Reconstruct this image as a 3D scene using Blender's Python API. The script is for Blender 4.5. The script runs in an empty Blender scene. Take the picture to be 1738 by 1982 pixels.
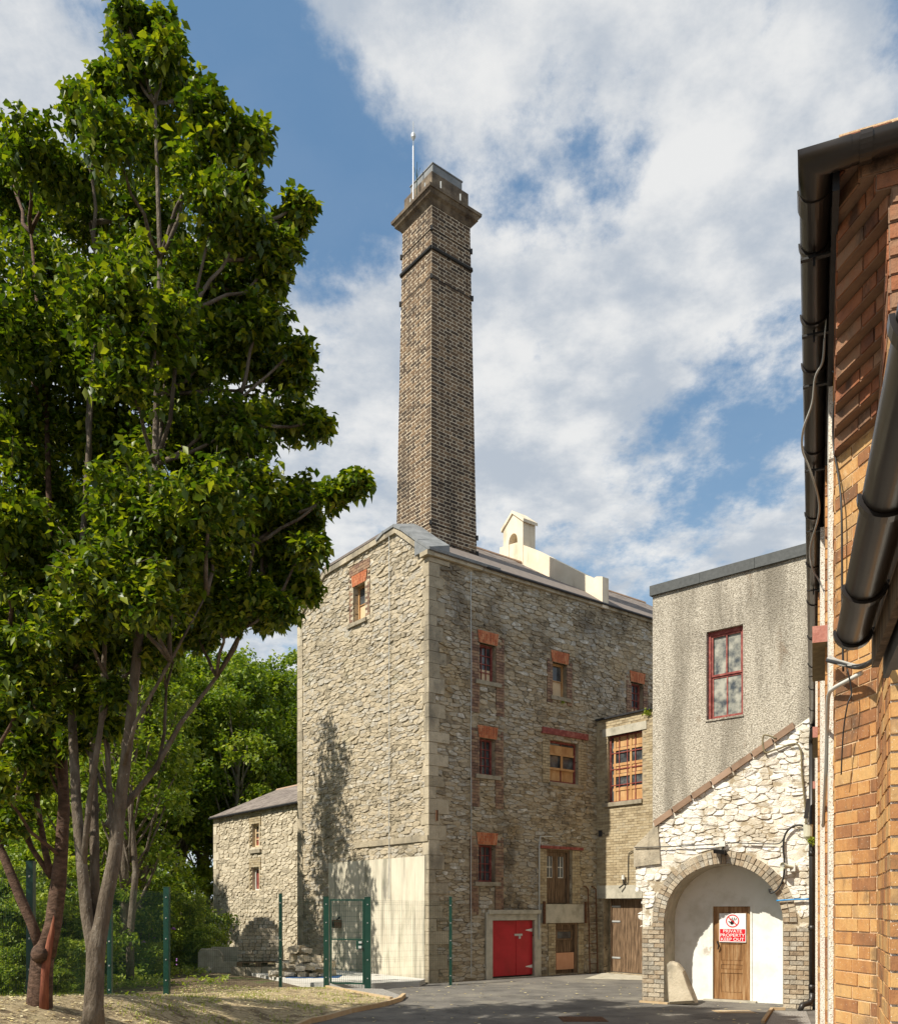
import bpy, math, random
import numpy as np
from mathutils import Vector, noise as mnoise
random.seed(7); RNG = np.random.default_rng(11)
sc = bpy.context.scene
COL = sc.collection
F, HZ, CX, CAMZ = 1730.0, 1757.0, 869.0, 2.0
R = math.radians

# ------------------------------------------------------------------ materials
def lk(nt, a, b): nt.links.new(a, b)
def nd(nt, t, **kw):
    n = nt.nodes.new(t)
    for k, v in kw.items(): setattr(n, k, v)
    return n
def noise_node(nt, scale, detail=4, rough=.55, vec=(1, 1, 1), off=0.0, tc=None):
    if tc is None: tc = nd(nt, 'ShaderNodeTexCoord').outputs['Object']
    mp = nd(nt, 'ShaderNodeMapping'); mp.inputs['Scale'].default_value = vec
    mp.inputs['Location'].default_value = (off, off * .7, off * 1.3)
    lk(nt, tc, mp.inputs['Vector'])
    n = nd(nt, 'ShaderNodeTexNoise'); n.inputs['Scale'].default_value = scale
    n.inputs['Detail'].default_value = detail; n.inputs['Roughness'].default_value = rough
    lk(nt, mp.outputs[0], n.inputs['Vector'])
    return n.outputs['Fac']
def mix(nt, fac, a, b, mode='MIX'):
    m = nd(nt, 'ShaderNodeMix', data_type='RGBA', blend_type=mode)
    for i, v in ((0, fac), (6, a), (7, b)):
        if hasattr(v, 'links'): lk(nt, v, m.inputs[i])
        elif i == 0: m.inputs[0].default_value = v
        else: m.inputs[i].default_value = (*v, 1)
    return m.outputs[2]
def mrange(nt, v, a, b, c=0.0, d=1.0, smooth=True):
    m = nd(nt, 'ShaderNodeMapRange', interpolation_type='SMOOTHSTEP' if smooth else 'LINEAR')
    lk(nt, v, m.inputs['Value'])
    m.inputs['From Min'].default_value = a; m.inputs['From Max'].default_value = b
    m.inputs['To Min'].default_value = c; m.inputs['To Max'].default_value = d
    return m.outputs[0]
def math_(nt, op, a, b=0.0, c=0.0):
    m = nd(nt, 'ShaderNodeMath', operation=op)
    for i, v in enumerate((a, b, c)):
        if hasattr(v, 'links'): lk(nt, v, m.inputs[i])
        else: m.inputs[i].default_value = v
    return m.outputs[0]
def M(name, ramp, rough=.85, attr=0.0, ns=6.0, nvec=(1, 1, 1), bump=.3, bs=40.0, bd=.01, stains_shade=(), metal=0.0,
      spec=.3, lo=.3, hi=.7, trans=None, coat=0.0, speck=None):
    m = bpy.data.materials.new(name); m.use_nodes = True
    nt = m.node_tree; bs_ = nt.nodes['Principled BSDF']
    n = mrange(nt, noise_node(nt, ns, 6, .6, nvec), lo, hi, smooth=False)
    f = n
    if attr > 0:
        a = nd(nt, 'ShaderNodeAttribute', attribute_name='rnd').outputs['Fac']
        f = math_(nt, 'ADD', math_(nt, 'MULTIPLY', a, attr), math_(nt, 'MULTIPLY', n, 1 - attr))
    cr = nd(nt, 'ShaderNodeValToRGB'); e = cr.color_ramp.elements
    while len(e) < len(ramp): e.new(.5)
    for i, c in enumerate(ramp):
        e[i].position = i / max(1, len(ramp) - 1); e[i].color = (*c, 1)
    lk(nt, f, cr.inputs[0]); col = cr.outputs[0]
    for k, (c, s, v, a, b, amt) in enumerate(stains_shade):
        msk = mrange(nt, noise_node(nt, s, 5, .6, v, off=3.7 * (k + 1)), a, b, 0, amt)
        col = mix(nt, msk, col, c)
    if speck:
        c, s, a = speck
        vo = nd(nt, 'ShaderNodeTexVoronoi'); vo.inputs['Scale'].default_value = s
        lk(nt, nd(nt, 'ShaderNodeTexCoord').outputs['Object'], vo.inputs['Vector'])
        col = mix(nt, mrange(nt, vo.outputs['Distance'], a, a * .6), col, c)
    lk(nt, col, bs_.inputs['Base Color'])
    bs_.inputs['Roughness'].default_value = rough; bs_.inputs['Metallic'].default_value = metal
    bs_.inputs['Specular IOR Level'].default_value = spec
    bs_.inputs['Coat Weight'].default_value = coat
    if bump > 0:
        b = nd(nt, 'ShaderNodeBump'); b.inputs['Strength'].default_value = bump; b.inputs['Distance'].default_value = bd
        lk(nt, noise_node(nt, bs, 5, .65, nvec), b.inputs['Height']); lk(nt, b.outputs[0], bs_.inputs['Normal'])
    if trans:
        t = nd(nt, 'ShaderNodeBsdfTranslucent'); lk(nt, mix(nt, 1.0, col, trans, 'MULTIPLY'), t.inputs['Color'])
        ms = nd(nt, 'ShaderNodeMixShader'); ms.inputs[0].default_value = .36
        lk(nt, bs_.outputs[0], ms.inputs[1]); lk(nt, t.outputs[0], ms.inputs[2])
        lk(nt, ms.outputs[0], nt.nodes['Material Output'].inputs['Surface'])
    return m

MT = {}
MT['mortar'] = M('lime_mortar', [(.30, .255, .175), (.50, .43, .31), (.60, .52, .385)], ns=3, bump=.6, bs=50, bd=.02,
                 stains_shade=[((.16, .14, .10), 1.1, (1, 1, .5), .55, .72, .6), ((.055, .045, .032), 5.5, (1, 1, 2.4), .60, .65, .9)])  # last entry paints the darkness of open gaps between the stones
MT['stone'] = M('rubble_stone', [(.12, .105, .08), (.35, .30, .215), (.52, .44, .315), (.38, .35, .295), (.74, .67, .54)], attr=.62, ns=7,
                bump=.8, bs=22, bd=.03, stains_shade=[((.13, .11, .07), .7, (1, 1, .45), .56, .74, .6), ((.26, .27, .12), .5, (1, 1, .8), .6, .78, .35)])
MT['facade_stone'] = M('shade_toned_rubble', [(.12, .10, .075), (.31, .255, .175), (.48, .40, .28), (.40, .37, .31), (.80, .75, .65)], attr=.66, ns=7,
                bump=1.0, bs=22, bd=.04, stains_shade=[((.085, .066, .046), .55, (1, 1, .6), .52, .66, .7), ((.40, .29, .15), .8, (1, 1, .6), .55, .7, .55), ((.30, .29, .27), .45, (1, 1, .8), .56, .66, .5)])  # rubble stone recoloured for the shaded facade, warmer and darker, plus mottling
MT['facade_mortar'] = M('shade_toned_mortar', [(.17, .135, .09), (.35, .285, .19), (.50, .42, .30)], ns=3, bump=.6, bs=50, bd=.02,
                 stains_shade=[((.13, .10, .065), .6, (1, 1, .6), .54, .70, .7), ((.055, .045, .032), 5.5, (1, 1, 2.4), .60, .65, .9)])  # toned for the shaded facade; last entry paints dark gaps between stones
MT['lowstone'] = M('pale_rubble_stone', [(.24, .205, .15), (.46, .40, .295), (.58, .51, .385), (.66, .59, .46)], attr=.6, ns=7, bump=.8, bs=22, bd=.03)
MT['quoin'] = M('dressed_limestone', [(.26, .22, .155), (.42, .36, .26), (.56, .49, .37)], attr=.6, ns=5, bump=.7, bs=24, bd=.02,
                stains_shade=[((.12, .11, .09), 1.4, (1, 1, .4), .48, .66, .7), ((.08, .07, .05), 7, (1, 1, 1), .62, .7, .6)])
MT['conc'] = M('concrete', [(.30, .28, .22), (.44, .41, .33), (.52, .48, .39)], ns=4, bump=.3, bs=60, bd=.006,
               stains_shade=[((.17, .15, .11), 2.0, (1, 1, .5), .55, .75, .5)])
MT['concwall'] = M('streaked_cement_render', [(.50, .45, .35), (.62, .57, .45), (.70, .64, .52)], ns=2.2, nvec=(1, 1, .35), bump=.35, bs=30, bd=.01,
               stains_shade=[((.24, .225, .175), 4.5, (1, 1, .08), .46, .66, .7), ((.12, .115, .10), 1.9, (1, 1, .3), .60, .70, .6), ((.16, .17, .10), 1.1, (1, 1, .5), .56, .7, .4)])
MT['slab'] = M('concrete_slab', [(.50, .48, .44), (.62, .60, .55)], ns=2, bump=.2)
MT['chbrick'] = M('dark_chimney_brick', [(.035, .026, .02), (.085, .056, .036), (.15, .095, .055), (.23, .15, .085)], attr=.75, ns=14, bump=.5, bs=60, stains_shade=[((.03, .024, .02), .9, (1, 1, .35), .5, .68, .7)])
MT['chmortar'] = M('cream_pointing', [(.64, .54, .40), (.80, .70, .54)], ns=5, bump=.2,
                   stains_shade=[((.22, .17, .12), .9, (1, 1, .35), .50, .70, .55)])
MT['ybrick'] = M('yellow_stock_brick', [(.20, .155, .095), (.36, .285, .175), (.46, .38, .245), (.33, .285, .21)], attr=.65, ns=9, bump=.5, bs=50,
                 stains_shade=[((.11, .085, .05), .8, (1, 1, .5), .56, .74, .6)])
MT['dbrick'] = M('old_brown_brick', [(.10, .06, .045), (.20, .12, .085), (.30, .19, .12), (.28, .22, .15)], attr=.7, ns=9, bump=.6, bs=50)
MT['tbrick'] = M('buff_arch_brick', [(.17, .13, .09), (.36, .28, .19), (.52, .45, .34), (.30, .265, .21), (.62, .58, .49)], attr=.7, ns=9, bump=1.0, bs=30, bd=.02, stains_shade=[((.13, .11, .08), 2.2, (1, 1, .6), .52, .66, .6)])
MT['rbrick'] = M('orange_red_brick', [(.30, .09, .045), (.46, .15, .065), (.54, .25, .13)], attr=.7, ns=9, bump=.5, bs=50)
MT['nearbrick'] = M('orange_facing_brick', [(.16, .085, .045), (.33, .15, .065), (.50, .25, .09), (.58, .35, .14), (.30, .18, .10)], attr=.72, ns=9,
                    nvec=(1, 1, .5), bump=.75, bs=45, bd=.008, stains_shade=[((.13, .08, .05), 5, (1, 1, .6), .54, .68, .7), ((.16, .11, .07), 1.3, (1, 1, .8), .54, .68, .5), ((.66, .48, .28), 11, (1, 1, 1), .62, .75, .5)],
                    speck=((.75, .66, .52), 55, .13))
MT['oldred'] = M('dark_red_brick', [(.07, .04, .028), (.22, .085, .045), (.34, .13, .06), (.30, .17, .10), (.12, .07, .05)], attr=.7, ns=9, bump=.9, bs=40, bd=.01, stains_shade=[((.05, .035, .028), 5, (1, 1, .6), .5, .66, .8)])  # darker, redder brick with dark blotches, for the corbel courses
MT['nearmortar'] = M('sandy_mortar', [(.40, .24, .13), (.64, .45, .27), (.74, .56, .36)], ns=12, bump=.8, bs=70, bd=.01)
MT['white'] = M('whitewashed_stone', [(.58, .51, .40), (.80, .76, .68), (.86, .83, .77), (.87, .85, .80)], attr=.35, ns=3.5, bump=.9, bs=18, bd=.03,
                stains_shade=[((.50, .43, .31), 2.4, (1, 1, 1.2), .50, .60, .75), ((.26, .21, .14), 5, (1, 1, 1), .60, .66, .7)])
MT['whitemortar'] = M('whitewashed_mortar', [(.48, .43, .34), (.66, .61, .50), (.74, .70, .60)], ns=3, bump=.6, bs=40, bd=.02,
                stains_shade=[((.36, .29, .19), 2.4, (1, 1, 1.2), .50, .56, .9), ((.22, .18, .12), 6, (1, 1, 1), .60, .66, .6)])
MT['plaster'] = M('white_painted_plaster', [(.66, .65, .58), (.80, .80, .75), (.84, .84, .80)], ns=2.5, bump=.25, bs=14, bd=.01,
                stains_shade=[((.40, .34, .26), 2.2, (1, 1, .8), .66, .74, .7)])
MT['dash'] = M('pebbledash_render', [(.18, .155, .12), (.48, .43, .345), (.76, .70, .59)], ns=34, bump=1.0, bs=34, bd=.05, lo=.32, hi=.66,
               stains_shade=[((.17, .148, .115), 1.5, (1, 1, .12), .44, .64, .6), ((.15, .13, .10), .5, (1, 1, .6), .52, .7, .4), ((.20, .11, .045), 1.7, (1, 1, .3), .62, .72, .6)])
MT['wdash'] = M('white_pebbledash', [(.20, .16, .12), (.68, .63, .54), (.80, .77, .70)], ns=95, bump=1.0, bs=90, bd=.012, lo=.36, hi=.5)
MT['cream'] = M('cream_smooth_render', [(.66, .56, .42), (.80, .71, .56)], ns=1.5, bump=.2, stains_shade=[((.50, .42, .30), 2.5, (1, 1, .3), .52, .7, .7)])
MT['slate'] = M('roof_slate', [(.13, .11, .10), (.21, .18, .16), (.29, .25, .22)], attr=.6, ns=6, bump=.3, rough=.9, spec=.1)
MT['lead'] = M('lead_flashing', [(.15, .16, .165), (.26, .27, .275)], ns=3, bump=.1, rough=.6, spec=.3)
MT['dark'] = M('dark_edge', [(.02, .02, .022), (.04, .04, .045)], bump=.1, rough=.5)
MT['cap'] = M('dark_grey_coping', [(.075, .08, .08), (.11, .115, .115)], ns=12, bump=.2)
MT['capstone'] = M('sooty_stone', [(.06, .045, .035), (.15, .115, .08), (.26, .21, .15)], ns=3.5, bump=.5, bs=25, stains_shade=[((.02, .016, .012), 1.5, (1, 1, .4), .5, .7, .7)])
MT['iron'] = M('black_iron', [(.012, .012, .012), (.03, .028, .026)], rough=.5, bump=.1)
MT['rust'] = M('rusty_iron', [(.07, .035, .02), (.17, .08, .04)], ns=20, rough=.8, bump=.3)
MT['plast'] = M('dark_brown_plastic', [(.012, .009, .007), (.026, .019, .015)], ns=3, rough=.32, bump=.03, spec=.5, coat=.1)
MT['pipe'] = M('black_plastic', [(.018, .016, .014), (.03, .027, .024)], ns=3, rough=.4, bump=.03, spec=.5)
MT['galv'] = M('grey_galvanised_metal', [(.42, .43, .42), (.55, .56, .54)], rough=.5, metal=.3, bump=.05)
MT['redp'] = M('bright_red_paint', [(.38, .007, .016), (.50, .012, .026)], ns=3, rough=.42, bump=.12, bs=12, spec=.4, stains_shade=[((.22, .02, .02), 2.2, (1, 1, .3), .56, .72, .6)])
MT['winred'] = M('dull_red_paint', [(.15, .035, .03), (.24, .055, .045), (.36, .14, .11)], ns=9, rough=.6, bump=.25)
MT['wood'] = M('weathered_timber', [(.055, .035, .02), (.15, .095, .055), (.27, .18, .11)], ns=11, nvec=(2.2, 2.2, .22), bump=.5, bs=30, rough=.7)
MT['woodl'] = M('varnished_timber', [(.13, .06, .022), (.27, .14, .055), (.42, .27, .14)], ns=8, nvec=(2.2, 2.2, .22), bump=.3, bs=30, rough=.5,
                stains_shade=[((.48, .40, .30), 1.3, (1, 1, .6), .55, .72, .5)])
MT['ply'] = M('orange_plywood', [(.36, .18, .07), (.50, .28, .12), (.58, .37, .18)], ns=5, nvec=(1, 1, .4), bump=.05, rough=.6)
MT['plypale'] = M('pale_plywood', [(.62, .46, .27), (.74, .58, .38)], ns=5, nvec=(1, 1, .4), bump=.05, rough=.6)
MT['pinkply'] = M('pinkish_board', [(.55, .27, .15), (.62, .33, .20)], ns=5, bump=.05)
MT['pane'] = M('dark_dusty_glass', [(.02, .022, .025), (.06, .065, .07), (.14, .15, .15)], ns=4, rough=.12, bump=.02, spec=.6)
MT['paned'] = M('grimy_glass', [(.05, .06, .07), (.22, .22, .19), (.38, .37, .31)], ns=4.5, rough=.3, bump=.05, spec=.5, lo=.36, hi=.62)
MT['green'] = M('dark_green_powder_coat', [(.003, .032, .021), (.006, .052, .033)], ns=2, rough=.4, bump=.02, spec=.5)
MT['tarmac'] = M('asphalt', [(.10, .093, .084), (.15, .14, .125), (.20, .185, .16)], ns=1.6, bump=.9, bs=120, bd=.008,
                 stains_shade=[((.24, .22, .18), .6, (1, 1, 1), .5, .66, .6), ((.07, .066, .06), .9, (1, 1, 1), .56, .64, .5), ((.06, .056, .05), 4.5, (1, 1, 1), .62, .68, .5)], speck=((.30, .28, .25), 60, .14))
MT['lawn'] = M('dry_mown_grass', [(.19, .14, .08), (.36, .28, .16), (.52, .42, .26), (.32, .26, .14)], ns=9, bump=1.0, bs=60, bd=.03,
               stains_shade=[((.15, .15, .05), 1.6, (1, 1, 1), .56, .72, .5), ((.12, .085, .05), 2.7, (1, 1, 1), .52, .62, .8), ((.50, .42, .24), 22, (1, 1, 1), .6, .7, .6)])
MT['litter'] = M('leaf_litter_ground', [(.06, .04, .025), (.14, .10, .06), (.25, .19, .12)], ns=8, bump=1.0, bs=30, bd=.05,
                 stains_shade=[((.10, .14, .03), 1.2, (1, 1, 1), .52, .65, .8)])
MT['gravel'] = M('grey_gravel', [(.15, .14, .13), (.34, .32, .29), (.48, .46, .42)], ns=45, bump=1.0, bs=50, bd=.03, lo=.36, hi=.64)
MT['edging'] = M('timber_edging', [(.36, .24, .13), (.48, .35, .20), (.54, .45, .32)], attr=.5, ns=6, bump=.4)
MT['bark'] = M('grey_bark', [(.07, .052, .036), (.14, .11, .08), (.22, .185, .145)], ns=9, nvec=(1, 1, .35), bump=1.0, bs=20, bd=.05,
               stains_shade=[((.45, .43, .38), 20, (1, 1, 1), .66, .72, .7)])
MT['bark2'] = M('dark_brown_bark', [(.045, .026, .018), (.10, .058, .038), (.17, .10, .07)], ns=9, nvec=(1, 1, 2.0), bump=.9, bs=18, bd=.03)
MT['wound'] = M('red_bare_wood', [(.13, .04, .025), (.24, .08, .045), (.32, .14, .08)], ns=9, nvec=(3, 3, .3), bump=.4)
MT['barkbg'] = M('pale_bark', [(.13, .115, .08), (.24, .215, .155)], ns=5, bump=.5)
G = (.9, 1.0, .25)
MT['leafA'] = M('broad_green_leaf', [(.020, .044, .005), (.052, .096, .008), (.15, .20, .011), (.38, .38, .024)], attr=.8, ns=1.2, rough=.42, bump=0, spec=.45, trans=(1.5, 1.6, .5))
MT['leafB'] = M('mid_green_leaf', [(.035, .075, .010), (.095, .155, .016), (.20, .26, .025), (.36, .38, .045)], attr=.7, ns=.35, rough=.5, bump=0, spec=.35, trans=(1.5, 1.6, .5))
MT['leafC'] = M('yellow_green_leaf', [(.14, .21, .02), (.27, .34, .04), (.42, .46, .09)], attr=.7, ns=.6, rough=.5, bump=0, spec=.35, trans=(1.5, 1.5, .5))
MT['purple'] = M('purple_flower', [(.25, .10, .35), (.40, .18, .50)], bump=0)
MT['dead'] = M('fallen_leaf', [(.40, .30, .12), (.62, .52, .26), (.66, .60, .40)], attr=1, bump=0)
MT['sillstone'] = M('weathered_sill_stone', [(.18, .155, .11), (.30, .26, .19), (.38, .33, .25)], ns=6, bump=.4)
MT['sill'] = M('red_sill_paint', [(.34, .13, .10), (.50, .25, .20)], ns=14, bump=.6, bs=60)
MT['olive'] = M('olive_grimy_concrete', [(.16, .13, .07), (.26, .22, .13)], ns=14, bump=.4)
MT['cablegrey'] = M('grey_cable_sheath', [(.30, .29, .27), (.42, .41, .38)], bump=0, rough=.5)
MT['cableblack'] = M('black_cable_sheath', [(.02, .02, .02), (.035, .035, .035)], bump=0, rough=.45)
MT['wplast'] = M('white_plastic', [(.62, .61, .56), (.72, .71, .66)], bump=0, rough=.4)
MT['horn'] = M('cream_plastic', [(.50, .49, .38), (.58, .57, .45)], bump=0, rough=.4)
MT['blue'] = M('blue_plastic', [(.03, .22, .50), (.05, .30, .62)], bump=0, rough=.4)
MT['bluepal'] = M('blue_painted_timber', [(.02, .06, .16), (.03, .10, .25)], bump=.2)
MT['signw'] = M('white_sign_board', [(.80, .80, .79), (.84, .84, .83)], bump=0, rough=.35)
MT['signr'] = M('red_sign_ink', [(.58, .012, .022), (.62, .015, .028)], bump=0, rough=.35)
MT['signk'] = M('black_sign_ink', [(.015, .015, .015), (.02, .02, .02)], bump=0, rough=.35)
MT['tile'] = M('brown_clay_coping', [(.20, .13, .085), (.33, .22, .15), (.42, .30, .22)], attr=.6, ns=5, bump=.4)

# ------------------------------------------------------------------ builders
ORG = {}
def tag(o, label=None, cat=None, group=None, kind=None):
    for k, v in (('label', label), ('category', cat), ('group', group), ('kind', kind)):
        if v: o[k] = v
    return o
def empty(name, loc, label, cat, group=None):
    o = bpy.data.objects.new(name, None); COL.objects.link(o); o.location = loc; o.empty_display_size = .3
    ORG[o.name] = Vector(loc); return tag(o, label, cat, group)
class MB:
    def __init__(s): s.v = []; s.f = []; s.r = []; s.m = []
    def add(s, vs, fs, r=None, m=0):
        b = len(s.v); s.v.extend(vs); r = random.random() if r is None else r
        for f in fs: s.f.append([b + i for i in f]); s.r.append(r); s.m.append(m)
        return s
    def hexa(s, p, r=None, m=0):  # 8 points: bottom 0-3, top 4-7
        return s.add(p, [(3, 2, 1, 0), (4, 5, 6, 7), (0, 1, 5, 4), (1, 2, 6, 5), (2, 3, 7, 6), (3, 0, 4, 7)], r, m)
    def box(s, x0, x1, y0, y1, z0, z1, r=None, m=0):
        return s.hexa([(x0, y0, z0), (x1, y0, z0), (x1, y1, z0), (x0, y1, z0), (x0, y0, z1), (x1, y0, z1), (x1, y1, z1), (x0, y1, z1)], r, m)
    def fb(s, P, u0, u1, z0, z1, o0, o1, r=None, m=0):
        return s.hexa([P(u0, z0, o0), P(u1, z0, o0), P(u1, z0, o1), P(u0, z0, o1), P(u0, z1, o0), P(u1, z1, o0), P(u1, z1, o1), P(u0, z1, o1)], r, m)
    def quad(s, a, b, c, d, r=None, m=0): return s.add([a, b, c, d], [(0, 1, 2, 3)], r, m)
    def tube(s, pts, rad, n=8, r=None, m=0, cap=True):
        pts = [Vector(p) for p in pts]; k = len(pts)
        if not hasattr(rad, '__len__'): rad = [rad] * k
        vs = []; up = None
        for i, p in enumerate(pts):
            t = (pts[min(i + 1, k - 1)] - pts[max(i - 1, 0)]).normalized()
            if up is None: up = Vector((0, 0, 1)) if abs(t.z) < .9 else Vector((1, 0, 0))
            a = t.cross(up)
            if a.length < 1e-4: a = t.orthogonal()
            a.normalize(); b = t.cross(a).normalized(); up = a.cross(t)
            for j in range(n):
                q = 2 * math.pi * j / n
                vs.append(tuple(p + (a * math.cos(q) + b * math.sin(q)) * rad[i]))
        fs = [(i * n + j, i * n + (j + 1) % n, (i + 1) * n + (j + 1) % n, (i + 1) * n + j) for i in range(k - 1) for j in range(n)]
        if cap: fs += [tuple(range(n))[::-1], tuple(range((k - 1) * n, k * n))]
        return s.add(vs, fs, r, m)
    def build(s, name, mats, parent=None, smooth=False, loc=None):
        org = ORG[parent.name] if parent else (Vector(loc) if loc is not None else Vector((0, 0, 0)))
        me = bpy.data.meshes.new(name)
        me.from_pydata([(a[0] - org.x, a[1] - org.y, a[2] - org.z) for a in s.v], [], s.f)
        if not isinstance(mats, (list, tuple)): mats = [mats]
        for mm in mats: me.materials.append(MT[mm])
        at = me.attributes.new('rnd', 'FLOAT', 'FACE'); at.data.foreach_set('value', s.r)
        if len(mats) > 1: me.polygons.foreach_set('material_index', s.m)
        if smooth: me.polygons.foreach_set('use_smooth', [True] * len(s.f))
        me.update()
        o = bpy.data.objects.new(name, me); COL.objects.link(o)
        if parent: o.parent = parent
        else: o.location = org
        ORG[o.name] = org
        return o
def struct(mb, name, mat, kind='structure'): return tag(mb.build(name, mat), kind=kind)

def W(px, py, Z): return ((px - CX) / F * Z, Z, CAMZ + (HZ - py) / F * Z)
def Gd(px, py, z=0.0):
    Z = (CAMZ - z) * F / (py - HZ); return ((px - CX) / F * Z, Z)
class Fr:
    def __init__(s, ox, oy, dx, dy):
        l = math.hypot(dx, dy); s.ox, s.oy, s.dx, s.dy = ox, oy, dx / l, dy / l
        s.nx, s.ny = s.dy, -s.dx
        if s.nx * ox + s.ny * oy > 0: s.nx, s.ny = -s.nx, -s.ny
    def P(s, u, z, o=0.0): return (s.ox + s.dx * u + s.nx * o, s.oy + s.dy * u + s.ny * o, z)
    def uz(s, px, py, o=0.0):
        r = (px - CX) / F; ox, oy = s.ox + s.nx * o, s.oy + s.ny * o
        u = (r * oy - ox) / (s.dx - r * s.dy); Y = oy + s.dy * u
        return u, CAMZ + (HZ - py) / F * Y
    def rect(s, x0, x1, yt, yb, o=0.0):
        a, b = s.uz(x0, 0, o)[0], s.uz(x1, 0, o)[0]; m = (x0 + x1) / 2
        return min(a, b), max(a, b), s.uz(m, yb, o)[1], s.uz(m, yt, o)[1]
gable = Fr(-.527, 23.4, -.6206, .7842)
facade = Fr(-.527, 23.4, .7842, .6206)
wing = Fr(4.46, 27.5, .6206, -.7842)
low = Fr(-3.68, 29.8, -.6206, .7842)
annex = Fr(4.95, 21.73, .734, -.679)
archf = Fr(4.185, 19.1, .871, -.491)
gv, fv = Vector((-.6206, .7842, 0)), Vector((.7842, .6206, 0))

def wallface(mb, P, knots, top, bot, ops, m=0, reveal=.22, rm=None):
    ks = set(knots)
    for (a, b, c, d) in ops: ks.update((a, b))
    ks = sorted(ks)
    for a, b in zip(ks, ks[1:]):
        if b - a < 1e-5: continue
        mid = (a + b) / 2
        segs = []; cur = (bot(a + 1e-6), bot(b - 1e-6))
        for o in sorted([o for o in ops if o[0] < mid < o[1]], key=lambda q: q[2]):
            segs.append((cur, (o[2], o[2]))); cur = (o[3], o[3])
        segs.append((cur, (top(a + 1e-6), top(b - 1e-6))))
        for (l0, r0), (l1, r1) in segs:
            if max(l1 - l0, r1 - r0) > 1e-4: mb.quad(P(a, l0, 0), P(b, r0, 0), P(b, r1, 0), P(a, l1, 0), .5, m)
    for (a, b, c, d) in ops:
        q = m if rm is None else rm; i = -reveal
        mb.quad(P(a, c, 0), P(a, d, 0), P(a, d, i), P(a, c, i), .4, q); mb.quad(P(b, c, 0), P(b, d, 0), P(b, d, i), P(b, c, i), .6, q)
        mb.quad(P(a, d, 0), P(b, d, 0), P(b, d, i), P(a, d, i), .5, q); mb.quad(P(a, c, 0), P(b, c, 0), P(b, c, i), P(a, c, i), .5, q)

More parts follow.
